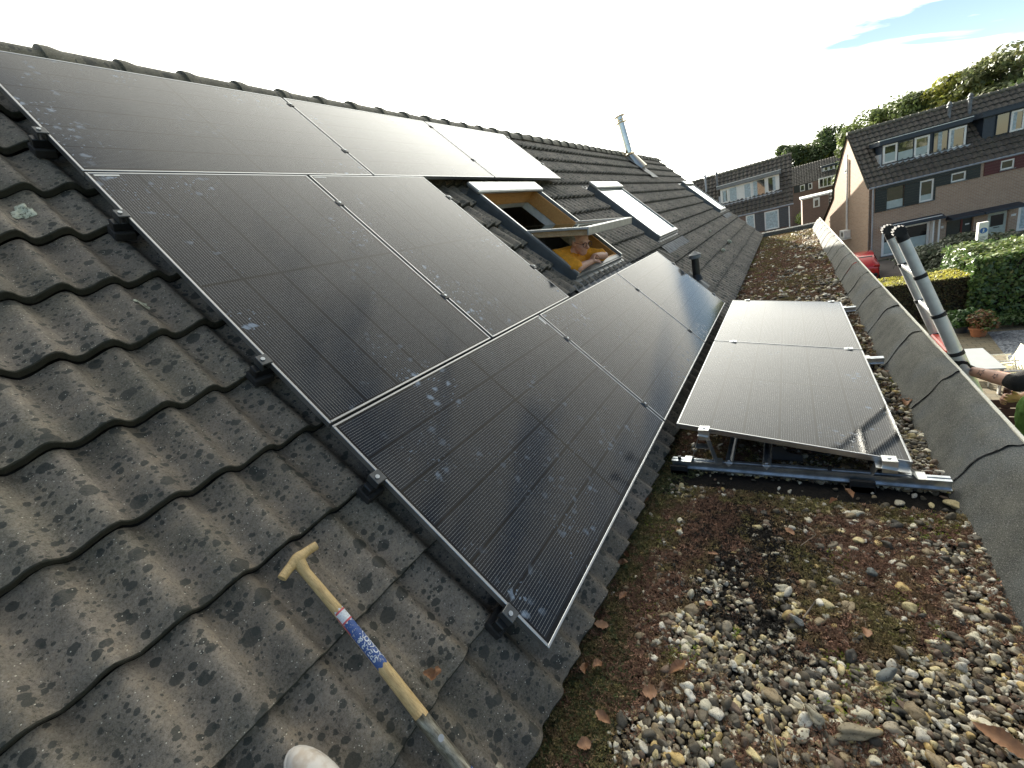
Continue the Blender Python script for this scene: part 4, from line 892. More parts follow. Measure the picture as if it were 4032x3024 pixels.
def window(root, s0, s1, z0, z1, y=0.08, fw=0.07, frame='white_paint', film=0.0, curtain=None, sill=True, name='window'):
    m = MB(); d = 0.06
    m.box((s0, y, z0), (s0 + fw, y + d, z1)); m.box((s1 - fw, y, z0), (s1, y + d, z1)); m.box((s0 + fw, y, z0), (s1 - fw, y + d, z0 + fw)); m.box((s0 + fw, y, z1 - fw), (s1 - fw, y + d, z1))
    w = m.build(name, MAT[frame], root)
    m = MB(); m.box((s0 + fw, y + 0.030, z0 + fw), (s1 - fw, y + 0.036, z1 - fw)); m.build('pane', MAT['glass'], w)
    if film: m = MB(); m.box((s0 + fw, y + 0.020, z0 + fw), (s1 - fw, y + 0.026, z0 + fw + (z1 - z0) * film)); m.build('frosted_film', MAT['blind'], w)
    if curtain:
        m = MB()
        for a, b in curtain: 
            A_, B_ = s0 + fw + (s1 - s0 - 2 * fw) * a, s0 + fw + (s1 - s0 - 2 * fw) * b
            m.grid(lambda p, q: (A_ + (B_ - A_) * p, y + 0.018 + 0.006 * math.sin(p * 28), z0 + fw + (z1 - z0 - 2 * fw) * q), 16, 1)
        m.build('curtain', MAT['curtain'], w)
    if sill: m = MB(); m.box((s0 - 0.04, y - 0.12, z0 - 0.05), (s1 + 0.04, y + 0.04, z0 - 0.003)); m.build('sill', MAT['grey_clad'], w)
    return w
def roof_slope(root, s0, s1, ze, zr, depth, name='tiled_roof', ov=0.12):
    ang = math.atan2(zr - ze, depth); L = math.hypot(zr - ze, depth); g = L / 12
    M = Matrix.Translation((0, 0, ze + 0.12)) @ Matrix.Rotation(ang, 4, 'X')
    o = tiled(name, (MAT['far_tile'], MAT['far_edge']), s0, s1, -ov, 13, g, 0.30, 0.07, 0.0, 8, (), root, butt=0.05, drop=0.05, jitter=0.012, v_top=L, matrix=M, seed=3)
    return o
def chimney_pot(root, s, t_, z0, z1, r=0.09, kind='lead'):
    m = MB(); m.tube([(s, t_, z0), (s, t_, z1 - 0.18)], r, 12); m.tube([(s, t_, z1 - 0.36), (s, t_, z1 - 0.33), (s, t_, z1 - 0.22)], [r * 1.7, r * 1.8, r], 12); m.tube([(s, t_, z1 - 0.20), (s, t_, z1 - 0.17), (s, t_, z1)], [r * 1.5, r * 1.6, r * 0.4], 12)
    m.build('roof_vent', MAT[kind], root, autos=40)
def dormer(root, s0, s1, z0, z1, y0, y1, face, fascia, wins, flash=True, gutter='alu_dull'):
    m = MB(); m.box((s0, y0, z0), (s1, y1, z1 - 0.12)); d = m.build('dormer', MAT[face], root)
    m = MB(); m.box((s0 - 0.22, y0 - 0.28, z1 - 0.30), (s1 + 0.12, y1 + 0.3, z1 - 0.02), bev=0.02); m.build('dormer_roof', MAT[fascia], d)
    m = MB(); m.box((s0 - 0.24, y0 - 0.30, z1 - 0.025), (s1 + 0.14, y1 + 0.3, z1 + 0.02)); m.build('roof_edge', MAT[gutter], d)
    if flash: m = MB(); m.box((s0 - 0.22, y0 - 0.16, z0 - 0.10), (s1 + 0.16, y0 - 0.002, z0 + 0.03)); m.box((s0 - 0.14, y0 - 0.03, z0 + 0.03), (s0 - 0.003, y0 + 0.7, z0 + 0.75)); m.build('lead_apron', MAT['zinc'], d)
    for (a, b, c, e, fr_, film, cur) in wins: window(d, a, b, c, e, y0 - 0.06, 0.10 if fr_ else 0.03, 'white_paint' if fr_ else face, film, cur, False)
    return d
AZ = math.atan2(-math.cos(R(13)), math.sin(R(13)))
ha = empty('corner_house', (37, -5.2, 0), (0, 0, AZ), label="brick end house with black cladding, blue-trimmed dormer and sunlit gable wall", cat="house", group="terraced houses across the street")
opsA = [(0.91, 1.80, -1.99, -0.66), (2.57, 3.27, -1.99, -0.70), (4.07, 4.78, -1.20, -0.68)]
m = MB(); wall_with_holes(m, 0, 5.5, -5.3, -0.42, opsA + [(0.72, 3.20, -5.0, -3.25), (4.04, 5.36, -5.2, -3.5)]); 
m.add([(0, 0, -0.42), (3.54, 3.54, 3.2), (6.3, 6.3, 0.0)][:0] or [(0, 0, -5.3)], [])
m.build('wall', MAT['brick'], ha)
gy = [(0, -5.3), (0, -0.42), (3.62, 3.27), (6.3, -0.05), (6.4, -0.85), (9.6, -3.4), (9.6, -5.3)]
m = MB(); m.prism([(p[0], p[1]) for p in gy], -0.03, 0.22, 'x'); m.build('gable_wall', MAT['brick'], ha)
m = MB(); P = [Vector((-0.07, t_, z)) for t_, z in gy[1:6]]; m.tube([tuple(P[0])] + [tuple(p + Vector((0, 0, 0.05))) for p in P[1:]], 0.05, 4); m.build('verge', MAT['far_edge'], ha)
roof_slope(ha, -0.06, 5.55, -0.42, 3.30, 3.62)
m = MB(); m.add([(-0.06, 3.62, 3.36), (5.55, 3.62, 3.36), (5.55, 6.3, 0.05), (-0.06, 6.3, 0.05)], [(0, 1, 2, 3)]); m.add([(-0.06, 6.3, -0.75), (5.55, 6.3, -0.75), (5.55, 9.6, -3.3), (-0.06, 9.6, -3.3)], [(0, 1, 2, 3)]); m.build('rear_roof', MAT['far_tile'], ha)
m = MB(); 
for k in range(13): m.tube([(-0.08 + k * 0.435, 3.62, 3.40), (-0.08 + k * 0.435 + 0.46, 3.62, 3.385)], [0.13, 0.11], 10)
m.build('ridge', MAT['ridge'], ha, autos=50)
def cladding(root, s0, s1, z0, z1, mat, ops):
    m = MB(); ss = sorted({s0, s1} | {q for o_ in ops for q in o_[:2] if s0 <= q <= s1}); zs = sorted({z0, z1} | {q for o_ in ops for q in o_[2:4] if z0 <= q <= z1})
    for i in range(len(ss) - 1):
        for j in range(len(zs) - 1):
            a, b, c, d = ss[i], ss[i + 1], zs[j], zs[j + 1]
            if any(o_[0] < (a + b) / 2 < o_[1] and o_[2] < (c + d) / 2 < o_[3] for o_ in ops): continue
            z = c
            while z < d - 0.01: e = min(z + 0.16, d); m.box((a, -0.055, z + 0.006), (b, -0.004, e)); z = e
    return m.build('board_cladding', mat, root)
cladding(ha, 0.30, 3.36, -2.05, -0.50, MAT['clad_green'], opsA); cladding(ha, 3.36, 5.42, -1.26, -0.50, MAT['clad_green'], opsA)
window(ha, 0.91, 1.80, -1.99, -0.66, 0.02, 0.03, 'clad_green', 0.36); window(ha, 2.57, 3.27, -1.99, -0.70, 0.0, 0.09, 'white_paint', 0.25); window(ha, 4.07, 4.78, -1.20, -0.68, 0.0, 0.08)
w = window(ha, 0.72, 3.20, -5.0, -3.25, -0.02, 0.13, 'white_paint', 0.0)
m = MB(); m.box((0.86, 0.004, -4.85), (3.05, 0.008, -4.1)); m.build('frosted_film', MAT['blind'], w)
m = MB(); m.box((3.22, -0.35, -4.9), (3.29, -0.02, -3.2)); m.box((3.5, -0.35, -4.9), (3.58, -0.28, -3.2)); m.box((0.6, -0.32, -3.22), (3.68, -0.003, -3.0), bev=0.02); m.build('bay_frame', MAT['white_paint'], ha)
m = MB(); m.prism([(-0.55, -3.22), (-0.55, -3.12), (-0.003, -2.93), (-0.003, -3.2)], 0.75, 3.75, 'x'); m.build('canopy', MAT['clad_blue'], ha)
m = MB(); m.prism([(-0.75, -3.46), (-0.75, -3.33), (-0.003, -3.18), (-0.003, -3.45)], 3.98, 5.46, 'x'); m.build('canopy', MAT['clad_blue'], ha)
m = MB(); m.box((4.10, 0.14, -5.2), (4.80, 0.19, -3.55)); dw = m.build('side_panel', plain('dim_door_glass', (0.05, 0.055, 0.05), 0.2), ha)
m = MB(); m.box((4.04, 0.10, -5.2), (4.10, 0.2, -3.5)); m.box((4.80, 0.10, -5.2), (4.88, 0.2, -3.5)); m.build('red_post', plain('red_door_frame', (0.14, 0.02, 0.015), 0.5), ha)
m = MB(); m.box((4.88, 0.12, -5.2), (5.34, 0.2, -3.52)); dr = m.build('door', MAT['clad_green'], ha, label="black front door of the end house")
m = MB(); m.box((5.02, 0.112, -3.98), (5.22, 0.119, -3.90)); m.build('name_plate', MAT['white_metal'], dr)
m = MB(); m.box((3.78, -0.02, -3.9), (3.90, -0.002, -3.75)); m.build('doorbell_plate', MAT['white_metal'], ha)
m = MB(); m.tube([(-0.05, -0.09, -0.44), (5.5, -0.09, -0.43)], 0.06, 8); m.build('gutter', MAT['zinc'], ha)
m = MB(); m.tube([(0.16, -0.07, -0.5), (0.16, -0.07, -3.1), (0.16, -0.07, -5.2)], 0.045, 8); m.build('downpipe', MAT['zinc'], ha)
m = MB(); m.tube([(-0.10, 3.4, 1.75), (-0.10, 3.4, -3.1)], 0.06, 10); m.build('gable_pipe', MAT['white_metal'], ha)
m = MB(); m.box((-0.06, 3.6, 0.85), (-0.035, 4.1, 2.1)); gw = m.build('window', MAT['white_paint'], ha); m = MB(); m.box((-0.068, 3.68, 0.93), (-0.061, 4.02, 2.02)); m.build('pane', MAT['glass'], gw)
m = MB(); m.box((-0.45, 2.85, -3.65), (-0.04, 3.75, -3.12), bev=0.02); ac = m.build('outdoor_unit', MAT['white_metal'], ha)
m = MB(); m.tube([(-0.452, 3.2, -3.38), (-0.458, 3.2, -3.38)], 0.17, 20); m.build('fan_grille', MAT['black_metal'], ac); m = MB(); m.box((-0.50, 2.7, -3.74), (-0.03, 3.9, -3.69)); m.build('shelf', MAT['white_metal'], ac)
F_ = True
dormer(ha, 1.0, 5.2, 0.74, 2.30, 1.15, 2.9, 'clad_blue', 'clad_blue', [(1.06, 1.80, 0.85, 1.97, F_, 0.45, None), (1.82, 2.64, 0.82, 1.92, 0, 0.45, None), (2.66, 3.42, 0.76, 1.94, F_, 0.4, None), (3.60, 4.32, 0.78, 1.93, 0, 0, [(0.3, 0.6)]), (4.34, 5.16, 0.74, 1.92, F_, 0, [(0, 0.25)])])
chimney_pot(ha, 5.15, 3.0, 2.5, 3.60); 
hb = empty('neighbour_house', (37, -5.2, 0), (0, 0, AZ), label="brick house with dark red boards and pale front door, joined to the end house", cat="house", group="terraced houses across the street")
opsB = [(6.32, 6.94, -1.14, -0.61), (8.0, 8.9, -1.14, -0.61), (9.6, 10.5, -1.99, -0.66)]
m = MB(); wall_with_holes(m, 5.5, 11.0, -5.3, -0.42, opsB + [(6.02, 6.98, -5.3, -3.55), (7.40, 10.2, -4.95, -3.3)]); m.build('wall', MAT['brick'], hb)
roof_slope(hb, 5.56, 11.0, -0.42, 3.30, 3.62)
m = MB(); m.add([(5.55, 3.62, 3.36), (11.0, 3.62, 3.36), (11.0, 9.6, -3.3), (5.55, 9.6, -3.3)], [(0, 1, 2, 3)]); m.build('rear_roof', MAT['far_tile'], hb)
m = MB()
for k in range(13): m.tube([(5.56 + k * 0.435, 3.62, 3.40), (5.56 + k * 0.435 + 0.46, 3.62, 3.385)], [0.13, 0.11], 10)
m.build('ridge', MAT['ridge'], hb, autos=50)
cladding(hb, 5.6, 11.0, -1.26, -0.50, MAT['clad_red'], opsB)
window(hb, 6.32, 6.94, -1.14, -0.61, 0.0, 0.08); window(hb, 8.0, 8.9, -1.14, -0.61, 0.0, 0.08); window(hb, 7.40, 10.2, -4.95, -3.3, 0.0, 0.12, 'white_paint', 0, [(0, 0.3), (0.6, 1)])
m = MB(); m.box((6.06, 0.08, -5.2), (6.94, 0.14, -3.58)); dr = m.build('door', plain('pale_green_door', (0.42, 0.47, 0.42), 0.5), hb, label="pale front door with a dark upper pane")
m = MB(); m.box((6.2, 0.07, -4.40), (6.8, 0.079, -3.72)); m.build('pane', MAT['glass'], dr); m = MB(); m.box((6.36, 0.068, -4.52), (6.64, 0.078, -4.47)); m.build('letter_slot', MAT['black_metal'], dr)
m = MB(); m.prism([(-0.75, -3.46), (-0.75, -3.33), (-0.003, -3.18), (-0.003, -3.45)], 5.5, 7.35, 'x'); m.build('canopy', MAT['clad_blue'], hb)
m = MB(); m.box((7.08, -0.02, -3.98), (7.30, -0.003, -3.86)); m.build('number_plate', MAT['white_metal'], hb)
m = MB(); m.tube([(5.5, -0.09, -0.43), (11.0, -0.09, -0.42)], 0.06, 8); m.build('gutter', MAT['zinc'], hb)
dormer(hb, 5.95, 10.4, 0.74, 2.36, 1.15, 2.9, 'clad_blue', 'clad_blue', [(6.52, 7.12, 0.88, 2.02, 0, 0, None), (7.16, 7.78, 0.86, 2.0, F_, 0, [(0, 0.4)]), (7.9, 8.8, 0.8, 1.9, 0, 0, None)], flash=False, gutter='clad_blue')
chimney_pot(hb, 6.1, 2.9, 2.5, 3.75)
# ---- house beyond the end of our roof
hc = empty('far_house', (40, 0, 0), (0, 0, -PI / 2), label="grey-fronted house beyond the end of our roof, wide dormer with curtained white windows", cat="house")
opsC = [(-0.85, 0.12, -1.95, -0.55), (-2.14, -1.52, -1.95, -0.50)]
m = MB(); wall_with_holes(m, -9, 1.0, -5.3, -0.45, opsC); m.add([(1.0, 0, -5.3), (1.0, 8, -5.3), (1.0, 8, -0.5), (1.0, 3.6, 3.15), (1.0, 0, -0.45)], [(0, 1, 2, 3, 4)]); m.build('wall', MAT['far_brick'], hc)
roof_slope(hc, -9.0, 1.08, -0.45, 3.2, 3.5)
m = MB(); m.add([(-9, 3.5, 3.26), (1.08, 3.5, 3.26), (1.08, 8, -1), (-9, 8, -1)], [(0, 1, 2, 3)]); m.build('rear_roof', MAT['far_tile'], hc)
m = MB(); m.tube([(-9, 3.5, 3.28), (1.1, 3.5, 3.28)], 0.11, 8); m.build('ridge', MAT['ridge'], hc)
cladding(hc, -1.50, -0.87, -1.97, -0.5, MAT['clad_grey'], []); cladding(hc, 0.14, 0.74, -1.97, -0.5, MAT['clad_grey'], [])
window(hc, -0.85, 0.12, -1.95, -0.55, 0.0, 0.09, 'white_paint', 0, [(0, 1)]); window(hc, -2.14, -1.52, -1.95, -0.50, 0, 0.08, 'white_paint', 0, [(0, 1)])
m = MB(); m.box((0.76, -0.05, -2.6), (0.84, -0.003, -0.5)); m.build('post', MAT['white_paint'], hc)
m = MB(); m.tube([(-9, -0.08, -0.42), (1.1, -0.08, -0.40)], 0.055, 8); m.build('gutter', MAT['zinc'], hc)
dormer(hc, -3.98, 0.22, 0.74, 2.30, 1.15, 2.8, 'white_paint', 'grey_clad', [(-3.90, -3.38, 0.86, 1.92, F_, 0, [(0.1, 0.8)]), (-3.30, -2.74, 0.84, 1.93, 0, 0, [(0, 1)]), (-2.28, -1.66, 0.78, 1.99, F_, 0, [(0, 1)]), (-1.58, -0.74, 0.74, 1.98, 0, 0, [(0, 0.35)]), (-0.62, 0.06, 0.80, 2.0, F_, 0, [(0.62, 1)])], gutter='white_paint')
chimney_pot(hc, -5.2, 2.4, 2.0, 3.6, 0.08, 'zinc'); chimney_pot(hc, -4.3, 2.4, 2.0, 3.55, 0.07, 'lead')
# ---- far row and garages
hd = empty('distant_house', (75, 0, 0), (0, 0, -PI / 2), label="distant long-roofed terrace with small white dormer, between the two nearer houses", cat="house")
m = MB(); wall_with_holes(m, -3, 14, -5.3, 0.44, [(2.22, 2.78, -0.45, 0.48 - 0.1), (3.16, 3.62, -0.46, 0.36)]); m.build('wall', MAT['far_brick'], hd)
roof_slope(hd, -3, 14, 0.42, 2.85, 4.0)
m = MB(); m.add([(-3, 4, 2.9), (14, 4, 2.9), (14, 8, 0), (-3, 8, 0)], [(0, 1, 2, 3)]); m.build('rear_roof', MAT['far_tile'], hd)
for a, b in ((2.22, 2.78), (3.16, 3.62)): window(hd, a, b, -0.45, 0.37, 0.0, 0.1)
m = MB(); m.box((1.5, -0.06, -0.5), (2.2, -0.003, 0.42)); m.build('board_cladding', MAT['clad_green'], hd); m = MB(); m.box((2.8, -0.06, -0.5), (3.14, -0.003, 0.42)); m.build('board_cladding', MAT['clad_green'], hd)
dormer(hd, 4.9, 7.2, 1.25, 2.15, 1.5, 3, 'white_paint', 'clad_blue', [(5.0, 5.5, 1.35, 1.95, F_, 0, None), (5.55, 6.05, 1.35, 1.95, F_, 0, None), (6.1, 6.6, 1.35, 1.95, F_, 0, None)], gutter='white_paint')
m = MB(); m.box((4.3, -1.5, -0.6), (6.1, 0, 0.65)); bl = m.build('glazed_balcony', MAT['white_paint'], hd)
for k in range(4): 
    m = MB(); m.box((4.4 + k * 0.42, -1.53, -0.45), (4.4 + k * 0.42 + 0.32, -1.503, 0.5)); m.build('pane', MAT['glass'], bl)
gr = empty('garage', (60, -4.4, 0), (0, 0, -PI / 2), label="low brick garage with small white window below the distant terrace", cat="garage")
m = MB(); m.box((-2.3, 0, -5.3), (2.2, 6, -1.05)); m.build('wall', MAT['far_brick'], gr); m = MB(); m.box((-2.45, -0.15, -1.05), (2.35, 6, -0.88)); m.build('flat_roof', MAT['white_paint'], gr)
m = MB(); m.box((-1.3, -0.05, -2.15), (-0.7, -0.003, -1.15)); w = m.build('window', MAT['white_paint'], gr); m = MB(); m.box((-1.15, -0.06, -2.05), (-0.85, -0.052, -1.4)); m.build('pane', MAT['glass'], w)
fs = empty('garden_stair', (52, -4.35, 0), (0, 0, -PI / 2), label="dark slatted outdoor stair rail by the sunlit gable foot", cat="stair")
m = MB(); m.box((-0.35, 0, -4.5), (-0.28, 0.07, -0.6)); m.box((0.1, 0, -4.5), (0.17, 0.07, -0.6)); m.build('post', MAT['clad_green'], fs); m = MB()
for k in range(12): m.box((-0.28, 0.0, -4.2 + k * 0.3), (0.1, 0.05, -4.12 + k * 0.3))
m.build('slats', MAT['white_paint'], fs)

# ================================================================== trees, hedges, shrubs
def leafcloud(centres, radii, n, size, rng, cols, up=0.4, shell=0.55):
    """leaf-sized quads in clumps"""
    k = rng.integers(0, len(centres), n); d = rng.normal(size=(n, 3)); d /= np.linalg.norm(d, axis=1, keepdims=True)
    r = shell + (1 - shell) * rng.uniform(0, 1, n) ** 0.6; r = np.where(rng.uniform(0, 1, n) < 0.12, r * 1.18, r)
    p = centres[k] + d * radii[k] * r[:, None]
    nn = d + rng.normal(0, 0.6, (n, 3)); nn[:, 2] += up; nn /= np.linalg.norm(nn, axis=1, keepdims=True)
    a = np.cross(nn, rng.normal(size=(n, 3))); a /= np.linalg.norm(a, axis=1, keepdims=True); b = np.cross(nn, a)
    s = size * rng.uniform(0.6, 1.3, (n, 1)); P = np.stack([p - a * s, p - b * s * 0.55, p + a * s, p + b * s * 0.55], 1).reshape(-1, 3)
    c = cols[rng.integers(0, len(cols), n)] * rng.uniform(0.7, 1.3, (n, 1)); cl = rng.uniform(0.75, 1.2, (len(centres), 1))[k]
    return P, np.arange(4 * n).reshape(-1, 4), np.repeat(c * cl, 4, 0)
def tree(x, y, top, w, cols, label, seed, n=3500, base=G, size=0.22):
    rng = np.random.default_rng(seed); H = top - base; root = empty('tree', (x, y, base), label=label, cat="tree", group="trees behind the houses")
    nc = 26; t_ = rng.uniform(0.35, 0.93, nc); prof_ = np.sin(np.clip((t_ - 0.22) / 0.78, 0, 1) * PI) ** 0.6
    a = rng.uniform(0, 2 * PI, nc); rr = w * 0.5 * prof_ * rng.uniform(0.25, 0.85, nc)
    C = np.stack([rr * np.cos(a), rr * np.sin(a), t_ * H], 1); C[0] = (0, 0, H * 0.92)
    rad = np.stack([rng.uniform(0.14, 0.24, nc) * w] * 3, 1) * np.array([1, 1, 0.75]); rad[0] *= 0.6; rad[:, 2] = np.minimum(rad[:, 2], (H - C[:, 2]) + 0.3)
    V, F, Cc = leafcloud(C, rad, n, size, rng, np.array(cols)); np_mesh('crown', V, F, MAT['foliage'], Cc, parent=root)
    m = MB(); m.tube([(0, 0, 0), (0.1, 0.05, H * 0.3), (0.0, 0.1, H * 0.6), (0.05, 0, H * 0.85)], [w * 0.035 + 0.05, w * 0.028, w * 0.016, 0.03], 8)
    for c in C[1:9]: m.tube([(0.05, 0.05, c[2] * 0.55), tuple(c * np.array([0.6, 0.6, 0.85])), tuple(c)], [w * 0.014, w * 0.008, 0.02], 5)
    m.build('trunk', MAT['bark'], root); return root
DG = [(0.070, 0.105, 0.035), (0.090, 0.125, 0.045), (0.055, 0.085, 0.030)]; YG = [(0.24, 0.25, 0.04), (0.29, 0.29, 0.055), (0.18, 0.21, 0.04)]; OL = [(0.15, 0.175, 0.07), (0.19, 0.20, 0.085), (0.11, 0.135, 0.055)]; MG = [(0.12, 0.16, 0.05), (0.15, 0.19, 0.06), (0.095, 0.13, 0.045)]
TREES = [(72, 5.6, 4.3, 5, DG, "thin dark tree top just over the far grey-fronted house, leftmost of the trees"), (70, 2.6, 4.4, 4, OL, "small olive tree top over the ridge of the far grey-fronted house"),
 (74, -0.8, 6.2, 6, DG, "dark green tree rising at the right end of the far grey-fronted house"), (66, -2.8, 4.9, 5, YG, "bright yellow-green tree above the distant terrace roof"), (76, -5.2, 7.0, 7, DG, "dark tree behind the bright yellow-green one"),
 (66, -6.2, 5.9, 5, DG, "dark rounded tree beside the gable peak of the end house"), (62, -8.6, 6.3, 6.5, MG, "mid green tree behind the end house ridge, next to the gable peak"), (60, -11.2, 6.6, 6.5, MG, "mid green tree behind the end house ridge, over its dormer"),
 (58, -13.4, 6.9, 6.0, YG, "yellowish green tree behind the two roof vents"), (56, -15.6, 7.2, 6.0, OL, "tall olive-brown feathery tree over the middle house"), (58, -18.6, 7.9, 7, OL, "tallest olive tree over the middle house, reaching up at the frame edge"), (54, -19.5, 7.3, 6, DG, "dark leafy tree beyond the middle house, at the frame edge"), (50, -17.0, 5.6, 6, DG, "shaded dark tree low behind the middle house ridge"),
 (64, -7.3, 5.4, 5.5, MG, "small green tree filling the gap just right of the gable peak"), (63, -10.0, 6.1, 6, OL, "olive tree between the two mid green ones behind the end house"), (61, -12.3, 6.6, 6, MG, "rounded green tree over the right half of the end house dormer"), (59, -14.8, 7.1, 6, OL, "bushy olive tree just behind the taller roof vent")]
for i, (x, y, tp, w, cc, lab) in enumerate(TREES):
    if i < 6: q_ = 92.0 / (x + 0.8); x, y, tp, w = 91.2, -0.7 + (y + 0.7) * q_, 1.29 + (tp - 1.29) * q_, w * q_
    tree(x, y, tp, w, cc, lab, 100 + i, n=7500 if x < 63 else 6000, size=0.19 if x < 63 else 0.24)
rng_ = np.random.default_rng(5); nC = 120; C_w = np.stack([rng_.uniform(-62, -48, nC), rng_.uniform(-70, 60, nC), rng_.uniform(-3, 4.5, nC)], 1)
V, F, Cw = leafcloud(C_w, np.tile([4.5, 4.5, 3.5], (nC, 1)), 30000, 0.5, rng_, np.array(MG + DG + OL)); tag(np_mesh('woodland', V, F, MAT['foliage'], Cw), "green wooded slope that the far house windows mirror", "woodland", kind='stuff')
def hedge(x0, x1, y0, y1, z1, cols, n, size, mat, name, label, cat, seed, wob=0.05, sunlit_topcols=None, base=G):
    rng = np.random.default_rng(seed); faces = []
    def samp(n, f):
        u, v = rng.uniform(0, 1, n), rng.uniform(0, 1, n); 
        if f == 'top': p = np.stack([x0 + u * (x1 - x0), y0 + v * (y1 - y0), np.full(n, z1)], 1); nn = np.tile([0, 0, 1.0], (n, 1))
        elif f == 'x0': p = np.stack([np.full(n, x0), y0 + u * (y1 - y0), base + v * (z1 - base)], 1); nn = np.tile([-1.0, 0, 0], (n, 1))
        elif f == 'x1': p = np.stack([np.full(n, x1), y0 + u * (y1 - y0), base + v * (z1 - base)], 1); nn = np.tile([1.0, 0, 0], (n, 1))
        elif f == 'y1': p = np.stack([x0 + u * (x1 - x0), np.full(n, y1), base + v * (z1 - base)], 1); nn = np.tile([0, 1.0, 0], (n, 1))
        else: p = np.stack([x0 + u * (x1 - x0), np.full(n, y0), base + v * (z1 - base)], 1); nn = np.tile([0, -1.0, 0], (n, 1))
        q = fbm(p[:, 0] * 1.5 + p[:, 1] * 1.1, p[:, 2] * 1.5 + p[:, 1], seed) - 0.5
        p = p + nn * (q[:, None] * wob * 4 + rng.normal(0, wob * 0.5, (n, 1)) - wob)
        nn = nn + rng.normal(0, 0.55, (n, 3)); nn[:, 2] += 0.2; return p, nn / np.linalg.norm(nn, axis=1, keepdims=True), np.full(n, f == 'top')
    LX, LY, LZ = x1 - x0, y1 - y0, z1 - base; ar = {'top': LX * LY, 'x0': LY * LZ, 'x1': LY * LZ * 0.4, 'y0': LX * LZ * 0.6, 'y1': LX * LZ}; tot = sum(ar.values())
    ps = [samp(int(n * a / tot), f) for f, a in ar.items()]; p = np.concatenate([q[0] for q in ps]); nn = np.concatenate([q[1] for q in ps]); tp = np.concatenate([q[2] for q in ps]); n = len(p)
    a = np.cross(nn, rng.normal(size=(n, 3))); a /= np.linalg.norm(a, axis=1, keepdims=True); b = np.cross(nn, a); s = size * rng.uniform(0.6, 1.3, (n, 1))
    P = np.stack([p - a * s, p - b * s * 0.5, p + a * s, p + b * s * 0.5], 1).reshape(-1, 3); cols = np.array(cols); c = cols[rng.integers(0, len(cols), n)] * rng.uniform(0.7, 1.3, (n, 1))
    if sunlit_topcols is not None: tcol = np.array(sunlit_topcols); c = np.where((tp & (rng.uniform(0, 1, n) < 0.8))[:, None], tcol[rng.integers(0, len(tcol), n)] * rng.uniform(0.8, 1.2, (n, 1)), c)  # top leaves get lighter colours that stand in for sun on the hedge
    root = empty(name, ((x0 + x1) / 2, (y0 + y1) / 2, base), label=label, cat=cat)
    P -= np.array([(x0 + x1) / 2, (y0 + y1) / 2, base]); np_mesh('foliage', P, np.arange(4 * n).reshape(-1, 4), mat, np.repeat(c, 4, 0), parent=root)
    m = MB(); e = wob * 2.2; m.box((x0 + e - (x0 + x1) / 2, y0 + e - (y0 + y1) / 2, 0), (x1 - e - (x0 + x1) / 2, y1 - e - (y0 + y1) / 2, z1 - base - e)); m.build('inner_twigs', MAT['soil'], root); return root
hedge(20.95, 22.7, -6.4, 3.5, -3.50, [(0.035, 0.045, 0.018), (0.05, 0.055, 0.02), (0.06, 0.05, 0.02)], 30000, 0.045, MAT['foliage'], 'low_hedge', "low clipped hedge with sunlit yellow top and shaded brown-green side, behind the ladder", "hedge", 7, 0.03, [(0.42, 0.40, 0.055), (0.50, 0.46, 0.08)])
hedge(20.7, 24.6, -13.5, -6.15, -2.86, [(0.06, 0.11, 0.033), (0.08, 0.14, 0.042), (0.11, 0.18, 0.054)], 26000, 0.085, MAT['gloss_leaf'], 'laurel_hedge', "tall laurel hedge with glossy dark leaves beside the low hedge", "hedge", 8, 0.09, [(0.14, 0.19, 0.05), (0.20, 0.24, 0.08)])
def bush(name, x, y, z0, w, d, h, cols, n, size, label, cat, seed, mat='foliage', spiky=False, nc=18, group=None):
    rng = np.random.default_rng(seed); root = empty(name, (x, y, z0), label=label, cat=cat, group=group)
    a = rng.uniform(0, 2 * PI, nc); rr = rng.uniform(0, 0.75, nc); C = np.stack([w / 2 * rr * np.cos(a), d / 2 * rr * np.sin(a), h * rng.uniform(0.25, 0.75, nc) * (1.1 - 0.4 * rr)], 1); rad = np.stack([rng.uniform(.16, .28, nc) * w, rng.uniform(.16, .28, nc) * d, rng.uniform(.2, .3, nc) * h], 1)
    V, F, c = leafcloud(C, rad, n, size, rng, np.array(cols), 0.6, 0.5); V[:, 2] = np.abs(V[:, 2])
    np_mesh('foliage', V, F, MAT[mat], c, parent=root)
    m = MB(); 
    for q in C[:6]: m.tube([(0, 0, 0), tuple(q * np.array([0.5, 0.5, 0.5])), tuple(q)], [0.03 * min(1, w), 0.015 * min(1, w), 0.006], 5)
    m.build('stem', MAT['bark'], root); return root
bush('juniper_shrub', 29.6, -8.0, G, 4.2, 4.6, 2.1, [(0.075, 0.095, 0.055), (0.10, 0.115, 0.075), (0.05, 0.07, 0.04)], 16000, 0.10, "wide grey-green juniper shrub in front of the brick end house window", "shrub", 21, nc=26)
bush('front_shrub', 27.0, -6.4, G, 2.4, 2.2, 1.0, [(0.09, 0.13, 0.04), (0.12, 0.16, 0.05)], 5000, 0.08, "small fresh green shrub just over the sunlit low hedge", "shrub", 22)
bush('heather_bush', 33.2, -12.2, G, 1.6, 1.6, 0.9, [(0.09, 0.04, 0.05), (0.06, 0.03, 0.035)], 2500, 0.07, "dark purple bush under the window right of the pale door", "shrub", 23)
bush('border_plant', 19.9, -7.9, G, 1.3, 4.8, 0.5, [(0.05, 0.10, 0.03), (0.07, 0.12, 0.035)], 4000, 0.06, "low green border plants at the foot of the laurel hedge", "plant", 24)
bush('ivy_slope', 70, -4.0, G + 0.6, 9, 6, 2.2, [(0.20, 0.26, 0.04), (0.12, 0.17, 0.035)], 6000, 0.18, "sunlit lime-green shrubs in the gap beyond our flat roof", "shrub", 25)
